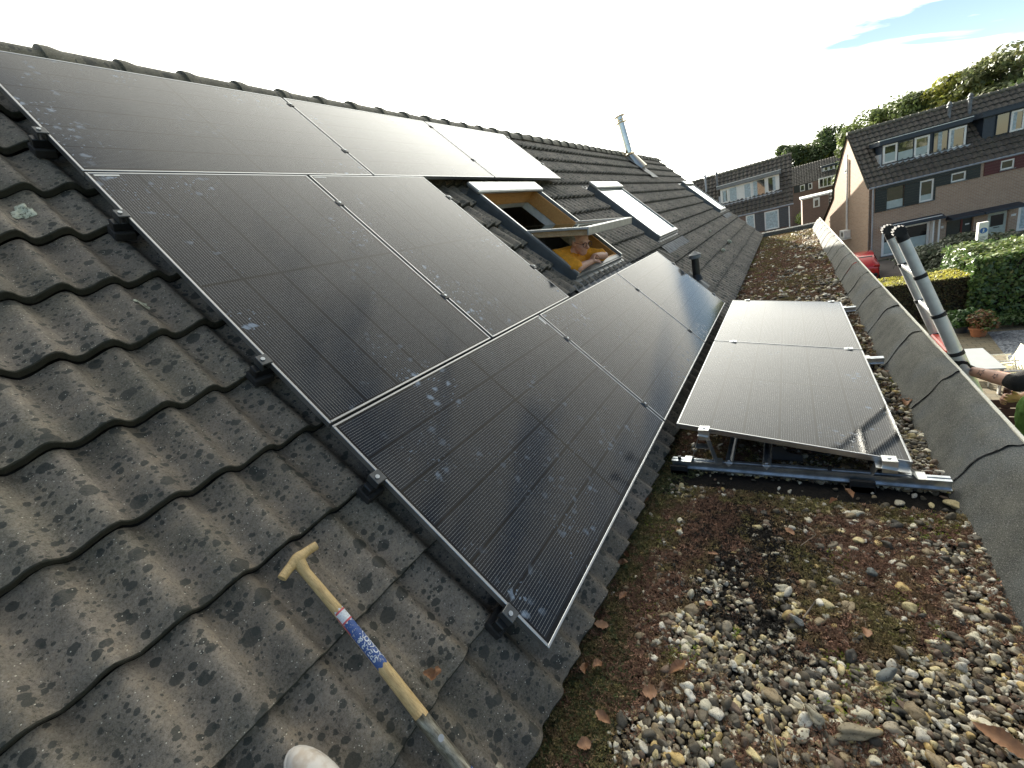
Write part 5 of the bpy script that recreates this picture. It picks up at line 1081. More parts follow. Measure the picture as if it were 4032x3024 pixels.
for (x, y, r, h, mat, cc, lab) in ((19.55, -5.72, 0.24, 0.34, 'pot_dark', [(0.06, 0.13, 0.03), (0.09, 0.17, 0.05)], "dark round pot with a large leafy green plant by the hedge"), (19.0, -6.02, 0.24, 0.30, 'terracotta', [(0.09, 0.14, 0.03), (0.22, 0.13, 0.06), (0.30, 0.16, 0.09)], "terracotta pot with a bronze and green plant on the patio")):
    p = empty('plant_pot', (x, y, G), label=lab, cat="plant pot", group="potted plants on the patio")
    m = MB(); m.tube([(0, 0, 0.0), (0, 0, h * 0.85), (0, 0, h * 0.86), (0, 0, h)], [r * 0.72, r * 0.95, r * 1.05, r * 1.05], 20); m.build('pot', MAT[mat], p, autos=40)
    rng = np.random.default_rng(int(x * 10)); C = np.stack([rng.uniform(-.3, .3, 14), rng.uniform(-.3, .3, 14), rng.uniform(h + 0.05, h + 0.42, 14)], 1)
    V, F, c = leafcloud(C, np.full((14, 3), 0.16), 1500, 0.06, rng, np.array(cc), 0.9); np_mesh('foliage', V, F, MAT['gloss_leaf'], c, parent=p)

# ---- patio furniture, fence, bird table, sign
tb = empty('garden_table', (14.75, -4.76, G), label="rectangular garden table with smooth grey top on the patio", cat="table")
m = MB(); m.box((-0.83, -0.46, 0.715), (0.83, 0.46, 0.745), bev=0.006); m.build('tabletop', MAT['table'], tb)
for sx in (-1, 1):
    for sy in (-1, 1): m = MB(); m.box((sx * 0.76 - 0.03, sy * 0.40 - 0.03, 0), (sx * 0.76 + 0.03, sy * 0.40 + 0.03, 0.714)); m.build('leg', MAT['alu_dull'], tb)
def chair(x, y, rz, lab, proto=None):
    if proto is not None: c = copy_tree(proto)
    else:
        c = empty('patio_chair'); m = MB()
        for s in (-1, 1):
            m = MB(); m.tube([(s * 0.26, -0.25, 0), (s * 0.26, -0.22, 0.62), (s * 0.26, 0.16, 0.64), (s * 0.26, 0.30, 0.0)], 0.013, 8); m.build('leg', MAT['white_metal'], c)
            m = MB(); m.tube([(s * 0.26, -0.25, 0.645), (s * 0.26, 0.24, 0.655)], 0.018, 8); m.build('armrest', MAT['white_metal'], c)
        m = MB(); m.grid(lambda p, q: ((p - 0.5) * 0.48, -0.24 + q * 0.46, 0.42 + 0.012 * math.cos(q * 6)), 4, 6); m.box((-0.25, -0.25, 0.40), (0.25, -0.23, 0.42)); m.build('seat', MAT['chair_fabric'], c)
        m = MB(); m.grid(lambda p, q: ((p - 0.5) * 0.48, 0.22 + q * 0.16, 0.44 + q * 0.50), 4, 6); m.tube([(-0.24, 0.385, 0.945), (0.24, 0.385, 0.945)], 0.012, 8); m.build('backrest', MAT['chair_fabric'], c)
    c.location = (x, y, G); c.rotation_euler = (0, 0, rz); tag(c, lab, "chair", "cream chairs at the garden table"); return c
ch = chair(14.95, -5.42, PI, "cream sling chair at the garden table, the one farther from us"); chair(14.22, -5.36, PI + 0.1, "cream sling chair at the garden table, the one nearer us", ch)
fn_ = empty('garden_fence', (10.95, -4.3, G), label="dark brown horizontal board fence with round posts, behind the patio's near edge", cat="fence")
m = MB()
for k in range(6): m.box((-0.02, -5.0, 0.02 + k * 0.20), (0.012, 2.9, 0.195 + k * 0.20), bev=0.006)
m.build('boards', MAT['fence'], fn_)
for y in (-2.0, -0.09, 1.8): m = MB(); m.tube([(0.07, y, 0), (0.07, y, 1.42), (0.07, y, 1.44)], [0.065, 0.065, 0.05], 12); m.build('post', MAT['fence'], fn_)
bt = empty('bird_table', (17.6, -3.15, G), label="pale stone bird bath pillar peeking over the parapet edge", cat="bird bath")
m = MB(); m.box((-0.12, -0.12, 0), (0.12, 0.12, 1.0)); m.build('column', MAT['white_metal'], bt); m = MB(); m.box((-0.25, -0.22, 1.0), (0.25, 0.22, 1.06), bev=0.01); m.box((-0.10, -0.10, 1.06), (0.10, 0.10, 1.22)); m.box((-0.2, -0.16, 1.22), (0.2, 0.16, 1.28), bev=0.01); m.build('top_slab', MAT['sign_white'], bt)
sg = empty('path_sign', (27.0, -7.95, G), (0, 0, R(8)), label="white upright box sign with blue pedestrian disc above small print", cat="sign")
m = MB(); m.box((-0.05, -0.16, 1.62), (0.16, 0.16, 2.72), bev=0.01); m.build('sign_box', MAT['sign_white'], sg)
m = MB(); m.tube([(0.05, 0, 0), (0.05, 0, 1.62)], 0.035, 10); m.build('pole', MAT['zinc'], sg)
m = MB(); m.tube([(-0.0525, 0, 2.36), (-0.0565, 0, 2.36)], 0.125, 28); disc = m.build('blue_disc', MAT['blue_sign'], sg)
m = MB(); x = -0.0575
def q2(pts): m.add([(x, p[0], p[1] + 2.36) for p in pts], [tuple(range(len(pts)))])
q2([(0.014, 0.085), (-0.014, 0.085), (-0.018, 0.06), (0.018, 0.06)]); q2([(0.028, 0.052), (-0.028, 0.052), (-0.022, -0.01), (0.022, -0.01)]); q2([(0.018, -0.01), (0.0, -0.01), (-0.035, -0.09), (-0.018, -0.092)]); q2([(0.02, -0.01), (0.004, -0.01), (0.022, -0.09), (0.038, -0.088)])
m.build('walking_figure', MAT['sign_white'], disc)
m = MB(); m.box((-0.0535, -0.13, 2.085), (-0.0512, 0.13, 2.10)); 
for i, (z, wd) in enumerate(((2.02, 0.09), (1.95, 0.075), (1.88, 0.10), (1.81, 0.085))):
    y = 0.10
    while y > 0.10 - 2 * wd: l = random.uniform(0.012, 0.03); m.box((-0.0535, y - l, z), (-0.0512, y, z + 0.028)); y -= l + 0.008
m.build('small_print', MAT['black_metal'], sg)

# ---- red car seen from behind, parked by the end house
car = empty('parked_car', (31.9, -4.15, G), (0, 0, R(-4)), label="red hatchback seen from behind, parked beside the brick gable", cat="car")
st = [(-2.05, 0.80, 0.35, 0.80, 0.90), (-2.0, 0.84, 0.28, 0.98, 1.02), (-1.75, 0.88, 0.22, 1.02, 1.22), (-1.35, 0.89, 0.2, 1.0, 1.46), (-0.4, 0.90, 0.2, 0.97, 1.52), (0.4, 0.90, 0.2, 0.95, 1.50), (0.95, 0.89, 0.2, 0.93, 1.20), (1.3, 0.88, 0.2, 0.92, 0.99), (1.9, 0.84, 0.24, 0.80, 0.84), (2.1, 0.74, 0.32, 0.62, 0.64)]
def ring(s_):
    x, w, zb, zs, zt = s_; wt = w * 0.72; P = [(w * 0.9, zb), (w, zb + 0.15), (w * 1.0, (zb + zs) / 2), (w * 0.97, zs), (wt, zt - 0.03), (wt * 0.75, zt)]
    return [(x, y, z) for y, z in P] + [(x, -y, z) for y, z in reversed(P)]
m = MB(); V = [p for s_ in st for p in ring(s_)]; n_ = 12; F = [(i * n_ + j, (i + 1) * n_ + j, (i + 1) * n_ + (j + 1) % n_, i * n_ + (j + 1) % n_) for i in range(len(st) - 1) for j in range(n_)] + [tuple(range(n_)), tuple(range(len(st) * n_ - 1, (len(st) - 1) * n_ - 1, -1))]
m.add(V, F); bd = m.build('body', MAT['car'], car, autos=38)
m = MB(); m.add([(-1.785, 0.60, 1.06), (-1.785, -0.60, 1.06), (-1.375, -0.55, 1.44), (-1.375, 0.55, 1.44)], [(0, 1, 2, 3)]); m.add([(-1.80, 0.60, 1.06), (-1.80, -0.60, 1.06), (-1.40, -0.55, 1.45), (-1.40, 0.55, 1.45)], [(0, 1, 2, 3)]); m.build('rear_window', MAT['glass'], car)
for s in (-1, 1):
    m = MB(); m.add([(-1.25, s * 0.845, 1.05), (0.85, s * 0.86, 1.0), (0.35, s * 0.70, 1.42), (-0.5, s * 0.70, 1.45), (-1.15, s * 0.70, 1.40)], [(0, 1, 2, 3, 4)]); m.build('side_window', MAT['glass'], car)
    m = MB(); m.box((-2.04, s * 0.58, 0.86), (-1.86, s * 0.86, 1.02), bev=0.03); m.build('taillight', plain('tail_red_%d' % s, (0.35, 0.01, 0.01), 0.15), car)
    for xw in (-1.3, 1.35):
        m = MB(); m.tube([(xw, s * 0.70, 0.32), (xw, s * 0.90, 0.32)], 0.32, 24); wh = m.build('wheel', MAT['black_rubber'], car, autos=40); m = MB(); m.tube([(xw, s * 0.902, 0.32), (xw, s * 0.91, 0.32)], 0.20, 20); m.build('rim', MAT['alu'], wh)
m = MB(); m.box((-2.12, -0.78, 0.36), (-1.98, 0.78, 0.56), bev=0.04); m.build('bumper', MAT['black_rubber'], car)
m = MB(); m.box((-2.065, -0.26, 0.70), (-2.05, 0.26, 0.81)); m.build('number_plate', plain('yellow_plate', (0.6, 0.42, 0.03), 0.5), car)

# ================================================================== telescopic ladder leaning on the parapet
MAT['ladder_alu'] = plain('satin_ladder_aluminium', (0.62, 0.63, 0.62), 0.5, 0.45, 0.1, 14)
LO = Vector((3.02, -3.47, G))
ld = empty('telescopic_ladder', tuple(LO), label="grey telescopic aluminium ladder with black end caps leaning over the parapet edge", cat="ladder")
def LP(x, z): # point on a rail at world height z
    return Vector((x, -1.588 + z * 0.362, z)) - LO
for (x, ztop, sec) in ((2.80, 0.80, (-0.62, 0.0, 0.265, 0.53)), (3.25, 0.77, (-0.62, 0.0, 0.262, 0.54))):
    m = MB(); zs = (G + 0.02, -3.6, -1.8) + sec; rr = 0.0450
    for i, z in enumerate(zs):
        z1_ = zs[i + 1] if i + 1 < len(zs) else ztop; m.tube([tuple(LP(x, z)), tuple(LP(x, z1_ + 0.004))], rr - 0.0026 * i, 20)
    rl = m.build('rail', MAT['ladder_alu'], ld, autos=40)
    for i, z in enumerate(sec):
        rad = rr - 0.0026 * (i + 3); d = (LP(x, z + 0.05) - LP(x, z)).normalized(); c = LP(x, z); q = MB(); q.tube([tuple(c - d * 0.008), tuple(c + d * 0.016)], rad + 0.005, 20); q.build('collar', MAT['black_rubber'], rl, autos=40)
    top = LP(x, ztop); d = (LP(x, ztop + 0.05) - LP(x, ztop)).normalized(); q = MB(); q.tube([tuple(top - d * 0.03), tuple(top + d * 0.02)], 0.031, 16)
    q.tube([tuple(top + d * 0.035 + Vector((-0.035, 0, 0))), tuple(top + d * 0.035 + Vector((0.035, 0, 0)))], 0.031, 16)
    for k in range(12): a_ = k * PI / 6; o_ = Vector((0, math.cos(a_) * 0.031, math.sin(a_) * 0.031)); q.tube([tuple(top + d * 0.035 + o_ + Vector((-0.034, 0, 0))), tuple(top + d * 0.035 + o_ + Vector((0.034, 0, 0)))], 0.005, 6)
    q.build('end_cap', MAT['black_rubber'], rl, autos=40)
for j, z in enumerate((-4.6, -4.0, -3.4, -2.8, -2.2, -1.7, -1.1, -0.62, 0.262 - 0.01, 0.535 - 0.01)):
    a_, b_ = LP(2.82, z + 0.01), LP(3.23, z - 0.01); m = MB(); m.box((a_.x, a_.y - 0.022, a_.z - 0.012), (b_.x, a_.y + 0.022, a_.z + 0.012), bev=0.004)
    m.build('rung', MAT['alu'], ld)
a_ = LP(2.40, 0.11); m = MB(); 
dd = (LP(0, 1) - LP(0, 0)).normalized()
m.box((-0.19, -0.045, -0.016), (0.19, 0.045, 0.016), M=Matrix.Translation(LP(3.03, -0.01)) @ Matrix.Rotation(R(8), 4, 'X'), bev=0.008); m.build('warning_rung_cover', MAT['red_plastic'], ld, label="red plastic rung cover")

# ================================================================== people
def body(name, shapes, mat, parent, vox=0.008, smooth_it=4, disp=0.0):
    """one continuous skin grown over tapered limbs"""
    m = MB()
    for s_ in shapes:
        if s_[0] == 'c':                                    # tapered capsule
            _, p, q, r0, r1 = s_; p = Vector(p); q = Vector(q); N = 6; m.tube([p.lerp(q, i / N) for i in range(N + 1)], [r0 + (r1 - r0) * i / N for i in range(N + 1)], 14); m.ell(p, (r0,) * 3, 14, 8); m.ell(q, (r1,) * 3, 14, 8)
        else:
            _, c, r, M_ = s_; m.ell(c, r, 18, 12, M=M_)
    o = m.build(name, mat, parent, smooth=True); o.data.remesh_voxel_size = vox
    md = o.modifiers.new('remesh', 'REMESH'); md.mode = 'VOXEL'; md.voxel_size = vox; md.use_smooth_shade = True
    sm = o.modifiers.new('smooth', 'SMOOTH'); sm.factor = 0.5; sm.iterations = smooth_it
    if disp:
        tx = bpy.data.textures.new('cloth_folds', 'CLOUDS'); tx.noise_scale = 0.06; dm = o.modifiers.new('folds', 'DISPLACE'); dm.texture = tx; dm.strength = disp; dm.mid_level = 0.5
    return o
def hand_shapes(wrist, dirv, palm_n, side, L=0.185, curl=0.9, spread=0.10):
    """palm, four fingers with two bends each, thumb leaving the side of the palm"""
    d = Vector(dirv).normalized(); n = Vector(palm_n); n = (n - d * n.dot(d)).normalized(); s_ = d.cross(n).normalized() * side; wr = Vector(wrist); k = L / 0.185
    out = [('e', wr + d * 0.048 * k, (0.047 * k, 0.036 * k, 0.016 * k), Matrix((d, s_, n)).transposed()), ('c', wr - d * 0.01, wr + d * 0.03 * k, 0.024 * k, 0.024 * k)]
    for i, (off, ln) in enumerate(((-0.030, 0.068), (-0.010, 0.078), (0.010, 0.073), (0.029, 0.056))):
        p = wr + d * (0.085 - abs(off) * 0.2) * k + s_ * off * k; ang = 0.0; dd_ = d + s_ * off * spread * 10; dd_.normalize()
        for j, (f, r) in enumerate(((0.45, 0.0088), (0.32, 0.0080), (0.26, 0.0072))):
            ang += curl * (0.55 if j == 0 else 0.75); v = dd_ * math.cos(ang) + n * math.sin(ang); q = p + v * ln * f * k * 1.15; out.append(('c', p, q, r * k, r * k * 0.93)); p = q
    p = wr + d * 0.028 * k - s_ * 0.032 * k
    for j, (ln, r) in enumerate(((0.040, 0.0115), (0.034, 0.010))):
        v = (d * 0.75 - s_ * 0.55 + n * (0.35 + 0.5 * j)).normalized(); q = p + v * ln * k; out.append(('c', p, q, r * k, r * k * 0.92)); p = q
    return out
# ---- man leaning out of the open skylight
DM = Vector((0.0, -0.03, 0.035))
man = empty('person', (3.35, 1.75, -0.55), label="man in mustard sweater and round glasses leaning folded arms on the open skylight sill", cat="person")
def Lm(p): return Vector(p) - Vector((3.35, 1.75, -0.55))
HC = Vector((3.33, 1.060, 1.195))
HR = Matrix.Rotation(R(-24), 4, 'Z') @ Matrix.Rotation(R(20), 4, 'X')       # head: local -Y forward, turned towards +X and bowed
HR3 = HR.to_3x3()
def hd_(x, y, z): return Lm(HC) + HR3 @ Vector((x, y, z))
sh = [('e', hd_(0, 0.012, 0.030), (0.078, 0.095, 0.088), HR3), ('e', hd_(0, -0.018, -0.030), (0.064, 0.076, 0.078), HR3), ('e', hd_(0, -0.045, -0.085), (0.040, 0.040, 0.032), HR3),
      ('c', hd_(0, -0.086, 0.010), hd_(0, -0.112, -0.028), 0.009, 0.015), ('e', hd_(0, -0.082, 0.022), (0.055, 0.014, 0.010), HR3), ('e', hd_(0.033, -0.066, -0.030), (0.022, 0.020, 0.018), HR3), ('e', hd_(-0.033, -0.066, -0.030), (0.022, 0.020, 0.018), HR3),
      ('e', hd_(0, -0.082, -0.058), (0.026, 0.011, 0.006), HR3), ('e', hd_(0, -0.079, -0.070), (0.022, 0.011, 0.007), HR3),
      ('e', hd_(0.078, 0.010, -0.005), (0.010, 0.018, 0.032), HR3), ('e', hd_(-0.078, 0.010, -0.005), (0.010, 0.018, 0.032), HR3),
      ('c', hd_(0, 0.03, -0.06), Lm((3.34, 1.28, 1.04)), 0.058, 0.062), ('c', Lm((3.34, 1.28, 1.04)), Lm((3.35, 1.62, 0.55)), 0.13, 0.13)]
S1, S2 = Lm((3.12, 1.25, 1.085)), Lm((3.57, 1.25, 1.075)); E1, E2 = Lm((3.035, 0.995, 0.985)), Lm((3.745, 1.00, 1.0)); H1, H2 = Lm((3.27, 0.965, 0.998)), Lm((3.44, 0.985, 1.035))
for p, q in ((S1, E1), (S2, E2)): sh.append(('c', p, q, 0.050, 0.043))
sh += [('c', E1, H1, 0.042, 0.027), ('c', E2, H2, 0.042, 0.027)]
sh += hand_shapes(H1, (1, -0.12, 0.0), (0, 0, -1), 1, 0.175, 0.35); sh += hand_shapes(H2, (-1, -0.10, -0.08), (0, -0.3, -1), -1, 0.175, 0.30)
sh += [('c', Lm((3.25, 1.66, 0.35)), Lm((3.24, 1.75, -0.1)), 0.085, 0.06), ('c', Lm((3.45, 1.66, 0.35)), Lm((3.46, 1.75, -0.1)), 0.085, 0.06), ('c', Lm((3.24, 1.75, -0.1)), Lm((3.24, 1.78, -1.5)), 0.06, 0.045), ('c', Lm((3.46, 1.75, -0.1)), Lm((3.46, 1.78, -1.5)), 0.06, 0.045)]
mb_ = body('body', sh, MAT['skin'], man, 0.007, 3)
sw = [('c', Lm((3.34, 1.27, 1.02)), Lm((3.35, 1.66, 0.45)), 0.165, 0.17), ('c', S1, S2, 0.105, 0.105), ('c', Lm((3.22, 1.19, 1.03)), Lm((3.46, 1.19, 1.02)), 0.105, 0.10), ('c', S1, S1.lerp(E1, 0.88), 0.098, 0.070), ('c', S2, S2.lerp(E2, 0.88), 0.095, 0.066), ('c', hd_(0, 0.055, -0.085), Lm((3.34, 1.27, 1.05)), 0.066, 0.085)]
body('sweater', sw, MAT['mustard'], man, 0.008, 3, 0.022)
body('trousers', [('c', Lm((3.25, 1.66, 0.42)), Lm((3.24, 1.75, -0.1)), 0.11, 0.08), ('c', Lm((3.45, 1.66, 0.42)), Lm((3.46, 1.75, -0.1)), 0.11, 0.08), ('c', Lm((3.24, 1.75, -0.1)), Lm((3.24, 1.78, -1.45)), 0.08, 0.06), ('c', Lm((3.46, 1.75, -0.1)), Lm((3.46, 1.78, -1.45)), 0.08, 0.06)], MAT['dark_cloth'], man, 0.014, 3)
body('hair', [('e', hd_(0.0, 0.058, 0.020), (0.079, 0.062, 0.068), HR3), ('e', hd_(0.064, 0.030, 0.030), (0.021, 0.050, 0.040), HR3), ('e', hd_(-0.064, 0.030, 0.030), (0.021, 0.050, 0.040), HR3)], MAT['hair'], man, 0.005, 2)
m = MB()
for s in (-1, 1): m.tube([tuple(hd_(s * 0.034 + 0.023 * math.cos(a_), -0.103, 0.002 + 0.021 * math.sin(a_))) for a_ in [i * PI / 10 for i in range(21)]], 0.0028, 6, cap=False); m.tube([tuple(hd_(s * 0.057, -0.100, 0.006)), tuple(hd_(s * 0.082, 0.008, 0.012))], 0.0022, 6)
m.tube([tuple(hd_(-0.011, -0.105, 0.004)), tuple(hd_(0.011, -0.105, 0.004))], 0.0025, 6); m.build('glasses', MAT['lens'], man, smooth=True)
for s in (-1, 1): m = MB(); m.ell(tuple(hd_(s * 0.033, -0.078, 0.002)), (0.010, 0.009, 0.006), 10, 8, M=HR3); m.build('eye', MAT['black_rubber'], man, smooth=True)
man.scale = (1.05,) * 3; man.location = (3.315, 1.76, -0.615)
# ---- installer on the ladder, right arm reaching to the rail
DI = Vector((0.36, -0.09, -0.22))
ins = empty('person', (2.96, -2.44, -1.77), label="installer in green shirt on the ladder, star-tattooed forearm with black elbow band gripping the rail", cat="person")
def Li(p): return Vector(p) - Vector((2.60, -2.35, -1.55))
WR = Vector((2.455, -1.560, 0.095)); EL = Vector((2.19, -1.705, 0.110)); SHR = Vector((2.36, -1.99, 0.20)); SHL = Vector((2.66, -2.17, 0.17)); ELl = Vector((2.86, -2.14, -0.12)); WRl = Vector((2.84, -1.93, -0.28))
sh = [('c', Li(WR), Li(WR.lerp(EL, 0.55)), 0.027, 0.041), ('c', Li(WR.lerp(EL, 0.55)), Li(EL), 0.041, 0.044), ('c', Li(EL), Li(SHR), 0.046, 0.056), ('c', Li(SHL), Li(ELl), 0.056, 0.044), ('c', Li(ELl), Li(WRl), 0.043, 0.028)]
sh += hand_shapes(Li(WR), (-0.2, 0.36, 0.9), (-0.25, 0.93, -0.37), 1, 0.165, 1.35); sh += hand_shapes(Li(WRl), (-0.2, 0.8, 0.1), (-0.7, -0.3, 0), -1, 0.185, 1.0)
sh += [('e', Li((2.52, -2.10, 0.50)), (0.078, 0.095, 0.11), Matrix.Identity(3)), ('e', Li((2.52, -2.04, 0.44)), (0.055, 0.06, 0.075), Matrix.Identity(3)), ('c', Li((2.52, -2.005, 0.485)), Li((2.52, -1.99, 0.45)), 0.009, 0.014), ('e', Li((2.442, -2.115, 0.47)), (0.01, 0.018, 0.03), Matrix.Identity(3)), ('e', Li((2.598, -2.115, 0.47)), (0.01, 0.018, 0.03), Matrix.Identity(3)), ('c', Li((2.52, -2.11, 0.41)), Li((2.52, -2.12, 0.22)), 0.06, 0.065),
       ('c', Li((2.54, -2.10, 0.12)), Li((2.58, -2.14, -0.25)), 0.13, 0.12), ('c', Li((2.50, -2.15, -0.40)), Li((2.48, -2.05, -0.85)), 0.09, 0.06), ('c', Li((2.70, -2.15, -0.40)), Li((2.72, -2.10, -0.85)), 0.09, 0.06), ('c', Li((2.48, -2.05, -0.85)), Li((2.47, -2.22, -1.22)), 0.06, 0.045), ('c', Li((2.72, -2.10, -0.85)), Li((2.71, -2.30, -1.25)), 0.06, 0.045)]
body('body', sh, MAT['skin_arm'], ins, 0.007, 3)
body('shirt', [('c', Li((2.44, -2.07, 0.10)), Li((2.50, -2.05, -0.42)), 0.140, 0.140), ('c', Li((2.62, -2.15, 0.10)), Li((2.70, -2.10, -0.42)), 0.140, 0.135), ('c', Li(SHR + Vector((0.02, -0.03, -0.02))), Li(SHL), 0.075, 0.080), ('c', Li(SHL), Li(SHL.lerp(ELl, 0.6)), 0.080, 0.070), ('c', Li(SHR + Vector((0.02, -0.03, -0.02))), Li(SHR.lerp(EL, 0.12)), 0.075, 0.070), ('c', Li((2.42, -1.945, -0.17)), Li((2.43, -1.955, -0.42)), 0.160, 0.165)], MAT['green_shirt'], ins, 0.010, 3, 0.02)
body('trousers', [('c', Li((2.50, -2.15, -0.40)), Li((2.48, -2.05, -0.85)), 0.11, 0.085), ('c', Li((2.70, -2.15, -0.40)), Li((2.72, -2.10, -0.85)), 0.11, 0.085), ('c', Li((2.48, -2.05, -0.85)), Li((2.47, -2.22, -1.24)), 0.082, 0.065), ('c', Li((2.72, -2.10, -0.85)), Li((2.71, -2.30, -1.27)), 0.082, 0.065)], MAT['dark_cloth'], ins, 0.014, 3)
body('elbow_band', [('c', Li(EL.lerp(WR, 0.12)), Li(EL), 0.0475, 0.055), ('c', Li(EL), Li(EL.lerp(SHR, 0.20)), 0.055, 0.058)], MAT['black_fabric'], ins, 0.007, 2, 0.006)
g_ = hand_shapes(Li(WR), (-0.2, 0.36, 0.9), (-0.25, 0.93, -0.37), 1, 0.178, 1.35); g_ = [(k_[0], k_[1], k_[2], k_[3] + 0.003, k_[4] + 0.003) if k_[0] == 'c' else (k_[0], k_[1], tuple(q + 0.004 for q in k_[2]), k_[3]) for k_ in g_]
body('glove', g_ + [('c', Li(WR.lerp(EL, 0.06)), Li(WR + Vector((0.02, 0.02, 0.01))), 0.034, 0.033)], MAT['black_fabric'], ins, 0.006, 2)
for s in (-1, 1):
    xx = 2.59 + s * 0.12; m = MB(); m.tube([Li((xx, -2.33, -1.30)), Li((xx, -2.10, -1.34)), Li((xx, -2.02, -1.36))], [0.055, 0.05, 0.03], 14); m.build('work_boot', MAT['black_rubber'], ins, smooth=True)
body('cap_hair', [('e', Li((2.52, -2.115, 0.535)), (0.084, 0.100, 0.095), Matrix.Identity(3))], MAT['hair'], ins, 0.008, 2)
# star tattoos lying on the forearm skin, on the side that faces the roof
ax = (EL - WR).normalized()
def star(t_, size, phi, rot, thin):
    m = MB(); c = WR.lerp(EL, t_); rad = 0.0275 + (0.041 - 0.0275) * min(1, t_ / 0.55) + (0.0 if t_ < 0.55 else 0.002)
    u_ = Vector((-0.92, 0.1, 0.37)); u_ = (u_ - ax * u_.dot(ax)).normalized(); w_ = ax.cross(u_)
    def onskin(a_, b_): an = phi + b_ / rad; return Li(c + ax * a_ + (u_ * math.cos(an) + w_ * math.sin(an)) * (rad + 0.0022))
    P = []
    for i in range(10): rr = size * (1 if i % 2 == 0 else 0.42); an = rot + i * PI / 5; P.append(onskin(rr * math.sin(an), rr * math.cos(an)))
    m.tube([tuple(p) for p in P] + [tuple(P[0])], thin, 5, cap=False); m.build('star_tattoo', MAT['ink'], ins)
star(0.17, 0.008, -0.05, 0.2, 0.0012); star(0.38, 0.021, -0.05, 0.35, 0.0013); star(0.68, 0.016, 0.0, 0.1, 0.0013)

# ================================================================== spade, leaves, twigs, shoe
sp = empty('spade', tuple(W(-0.37, 0.8, -0.09)), label="yellow wooden spade handle with T-grip and worn blue label, lying down the tiles", cat="spade"); sp.rotation_euler = (TH, 0, 0)
def Ls(u, v, n): return (u + 0.37, v - 0.8, n + 0.09)
def lathe_path(m, pts, rs, n=16, flat=1.0):
    m.tube(pts, rs, n)
m = MB(); A0 = Vector(Ls(-0.365, 0.795, -0.086)); A1 = Vector(Ls(-0.385, 0.205, -0.090)); N = 14
m.tube([A0.lerp(A1, i / N) + Vector((0.004 * math.sin(i / N * PI), 0, 0)) for i in range(N + 1)], [0.0150 + 0.0045 * (i / N) ** 1.3 for i in range(N + 1)], 18); shaft = m.build('shaft', MAT['ash'], sp, smooth=True)
m = MB(); pts = []; rs = []
for i in range(15):
    t_ = i / 14 * 2 - 1; pts.append(Vector(Ls(-0.359 + 0.066 * t_, 0.812 + 0.008 * t_ - 0.010 * t_ * t_, -0.080))); rs.append(0.0145 + 0.0065 * math.exp(-(t_ / 0.28) ** 2) - 0.0005 * (abs(t_) > 0.95))
m.tube(pts, rs, 16); m.tube([Vector(Ls(-0.361, 0.805, -0.082)), Vector(Ls(-0.365, 0.765, -0.086))], [0.020, 0.015], 16); m.build('grip', MAT['ash'], sp, autos=60)
m = MB(); B1 = Vector(Ls(-0.387, 0.218, -0.090)); B2 = Vector(Ls(-0.392, -0.06, -0.108)); m.tube([B1, B1.lerp(B2, 0.08), B1.lerp(B2, 0.5), B2], [0.0200, 0.0212, 0.0205, 0.0180], 18); fe = m.build('socket', MAT['ferrule'], sp, smooth=True)
m = MB(); mid = B1.lerp(B2, 0.30) + Vector((0, 0, 0.0205)); m.tube([mid, mid + Vector((0, 0, 0.0012))], 0.009, 18); m.build('stamp', MAT['zinc'], fe)
m = MB(); q0 = B1.lerp(B2, 0.72); q1 = B1.lerp(B2, 0.98); m.tube([q0, q1], [0.0212, 0.0200], 18, cap=False); m.build('blue_sticker', MAT['label_blue'], fe, smooth=True)
m = MB(); m.grid(lambda p, q: tuple(Vector(Ls(-0.392 + (p - 0.5) * 0.17, -0.05 - q * 0.27, -0.115 - 0.055 * q + 0.03 * (p - 0.5) ** 2))), 10, 8); bl_ = m.build('blade', MAT['ferrule'], sp, smooth=True); so_ = bl_.modifiers.new('thickness', 'SOLIDIFY'); so_.thickness = 0.003
# the label wrapped on the shaft
def wrap(m, y0, y1, a0, a1, extra, ns=14, nl=6, edge=0.0):
    def f(p, q):
        v = y0 + (y1 - y0) * q; k_ = (v - A0.y) / (A1.y - A0.y); c = A0.lerp(A1, k_) + Vector((0.004 * math.sin(k_ * PI), 0, 0)); r_ = 0.0150 + 0.0045 * max(0, k_) ** 1.3 + extra; an = a0 + (a1 - a0) * p
        return (c.x + r_ * math.cos(an), c.y + edge * math.sin(p * 17), c.z + r_ * math.sin(an))
    m.grid(f, ns, nl)
LY0, LY1 = 0.598 - 0.8, 0.392 - 0.8
m = MB(); wrap(m, LY0 - 0.035, LY1, 0.15, PI - 0.15, 0.0004, edge=0.004); lab_ = m.build('blue_label', MAT['label_blue'], shaft, smooth=True)
m = MB(); wrap(m, LY0 + 0.004, LY0 - 0.040, 0.4, PI - 0.35, 0.0007, edge=0.005); m.build('round_emblem', MAT['label_white'], lab_, smooth=True)
m = MB(); wrap(m, LY0 + 0.002, LY0 - 0.004, 0.5, PI - 0.5, 0.0010); wrap(m, LY0 - 0.034, LY0 - 0.040, 0.5, PI - 0.5, 0.0010); wrap(m, LY0 - 0.01, LY0 - 0.075, PI - 0.45, PI - 0.2, 0.0010); m.build('red_band', MAT['label_red'], lab_, smooth=True)
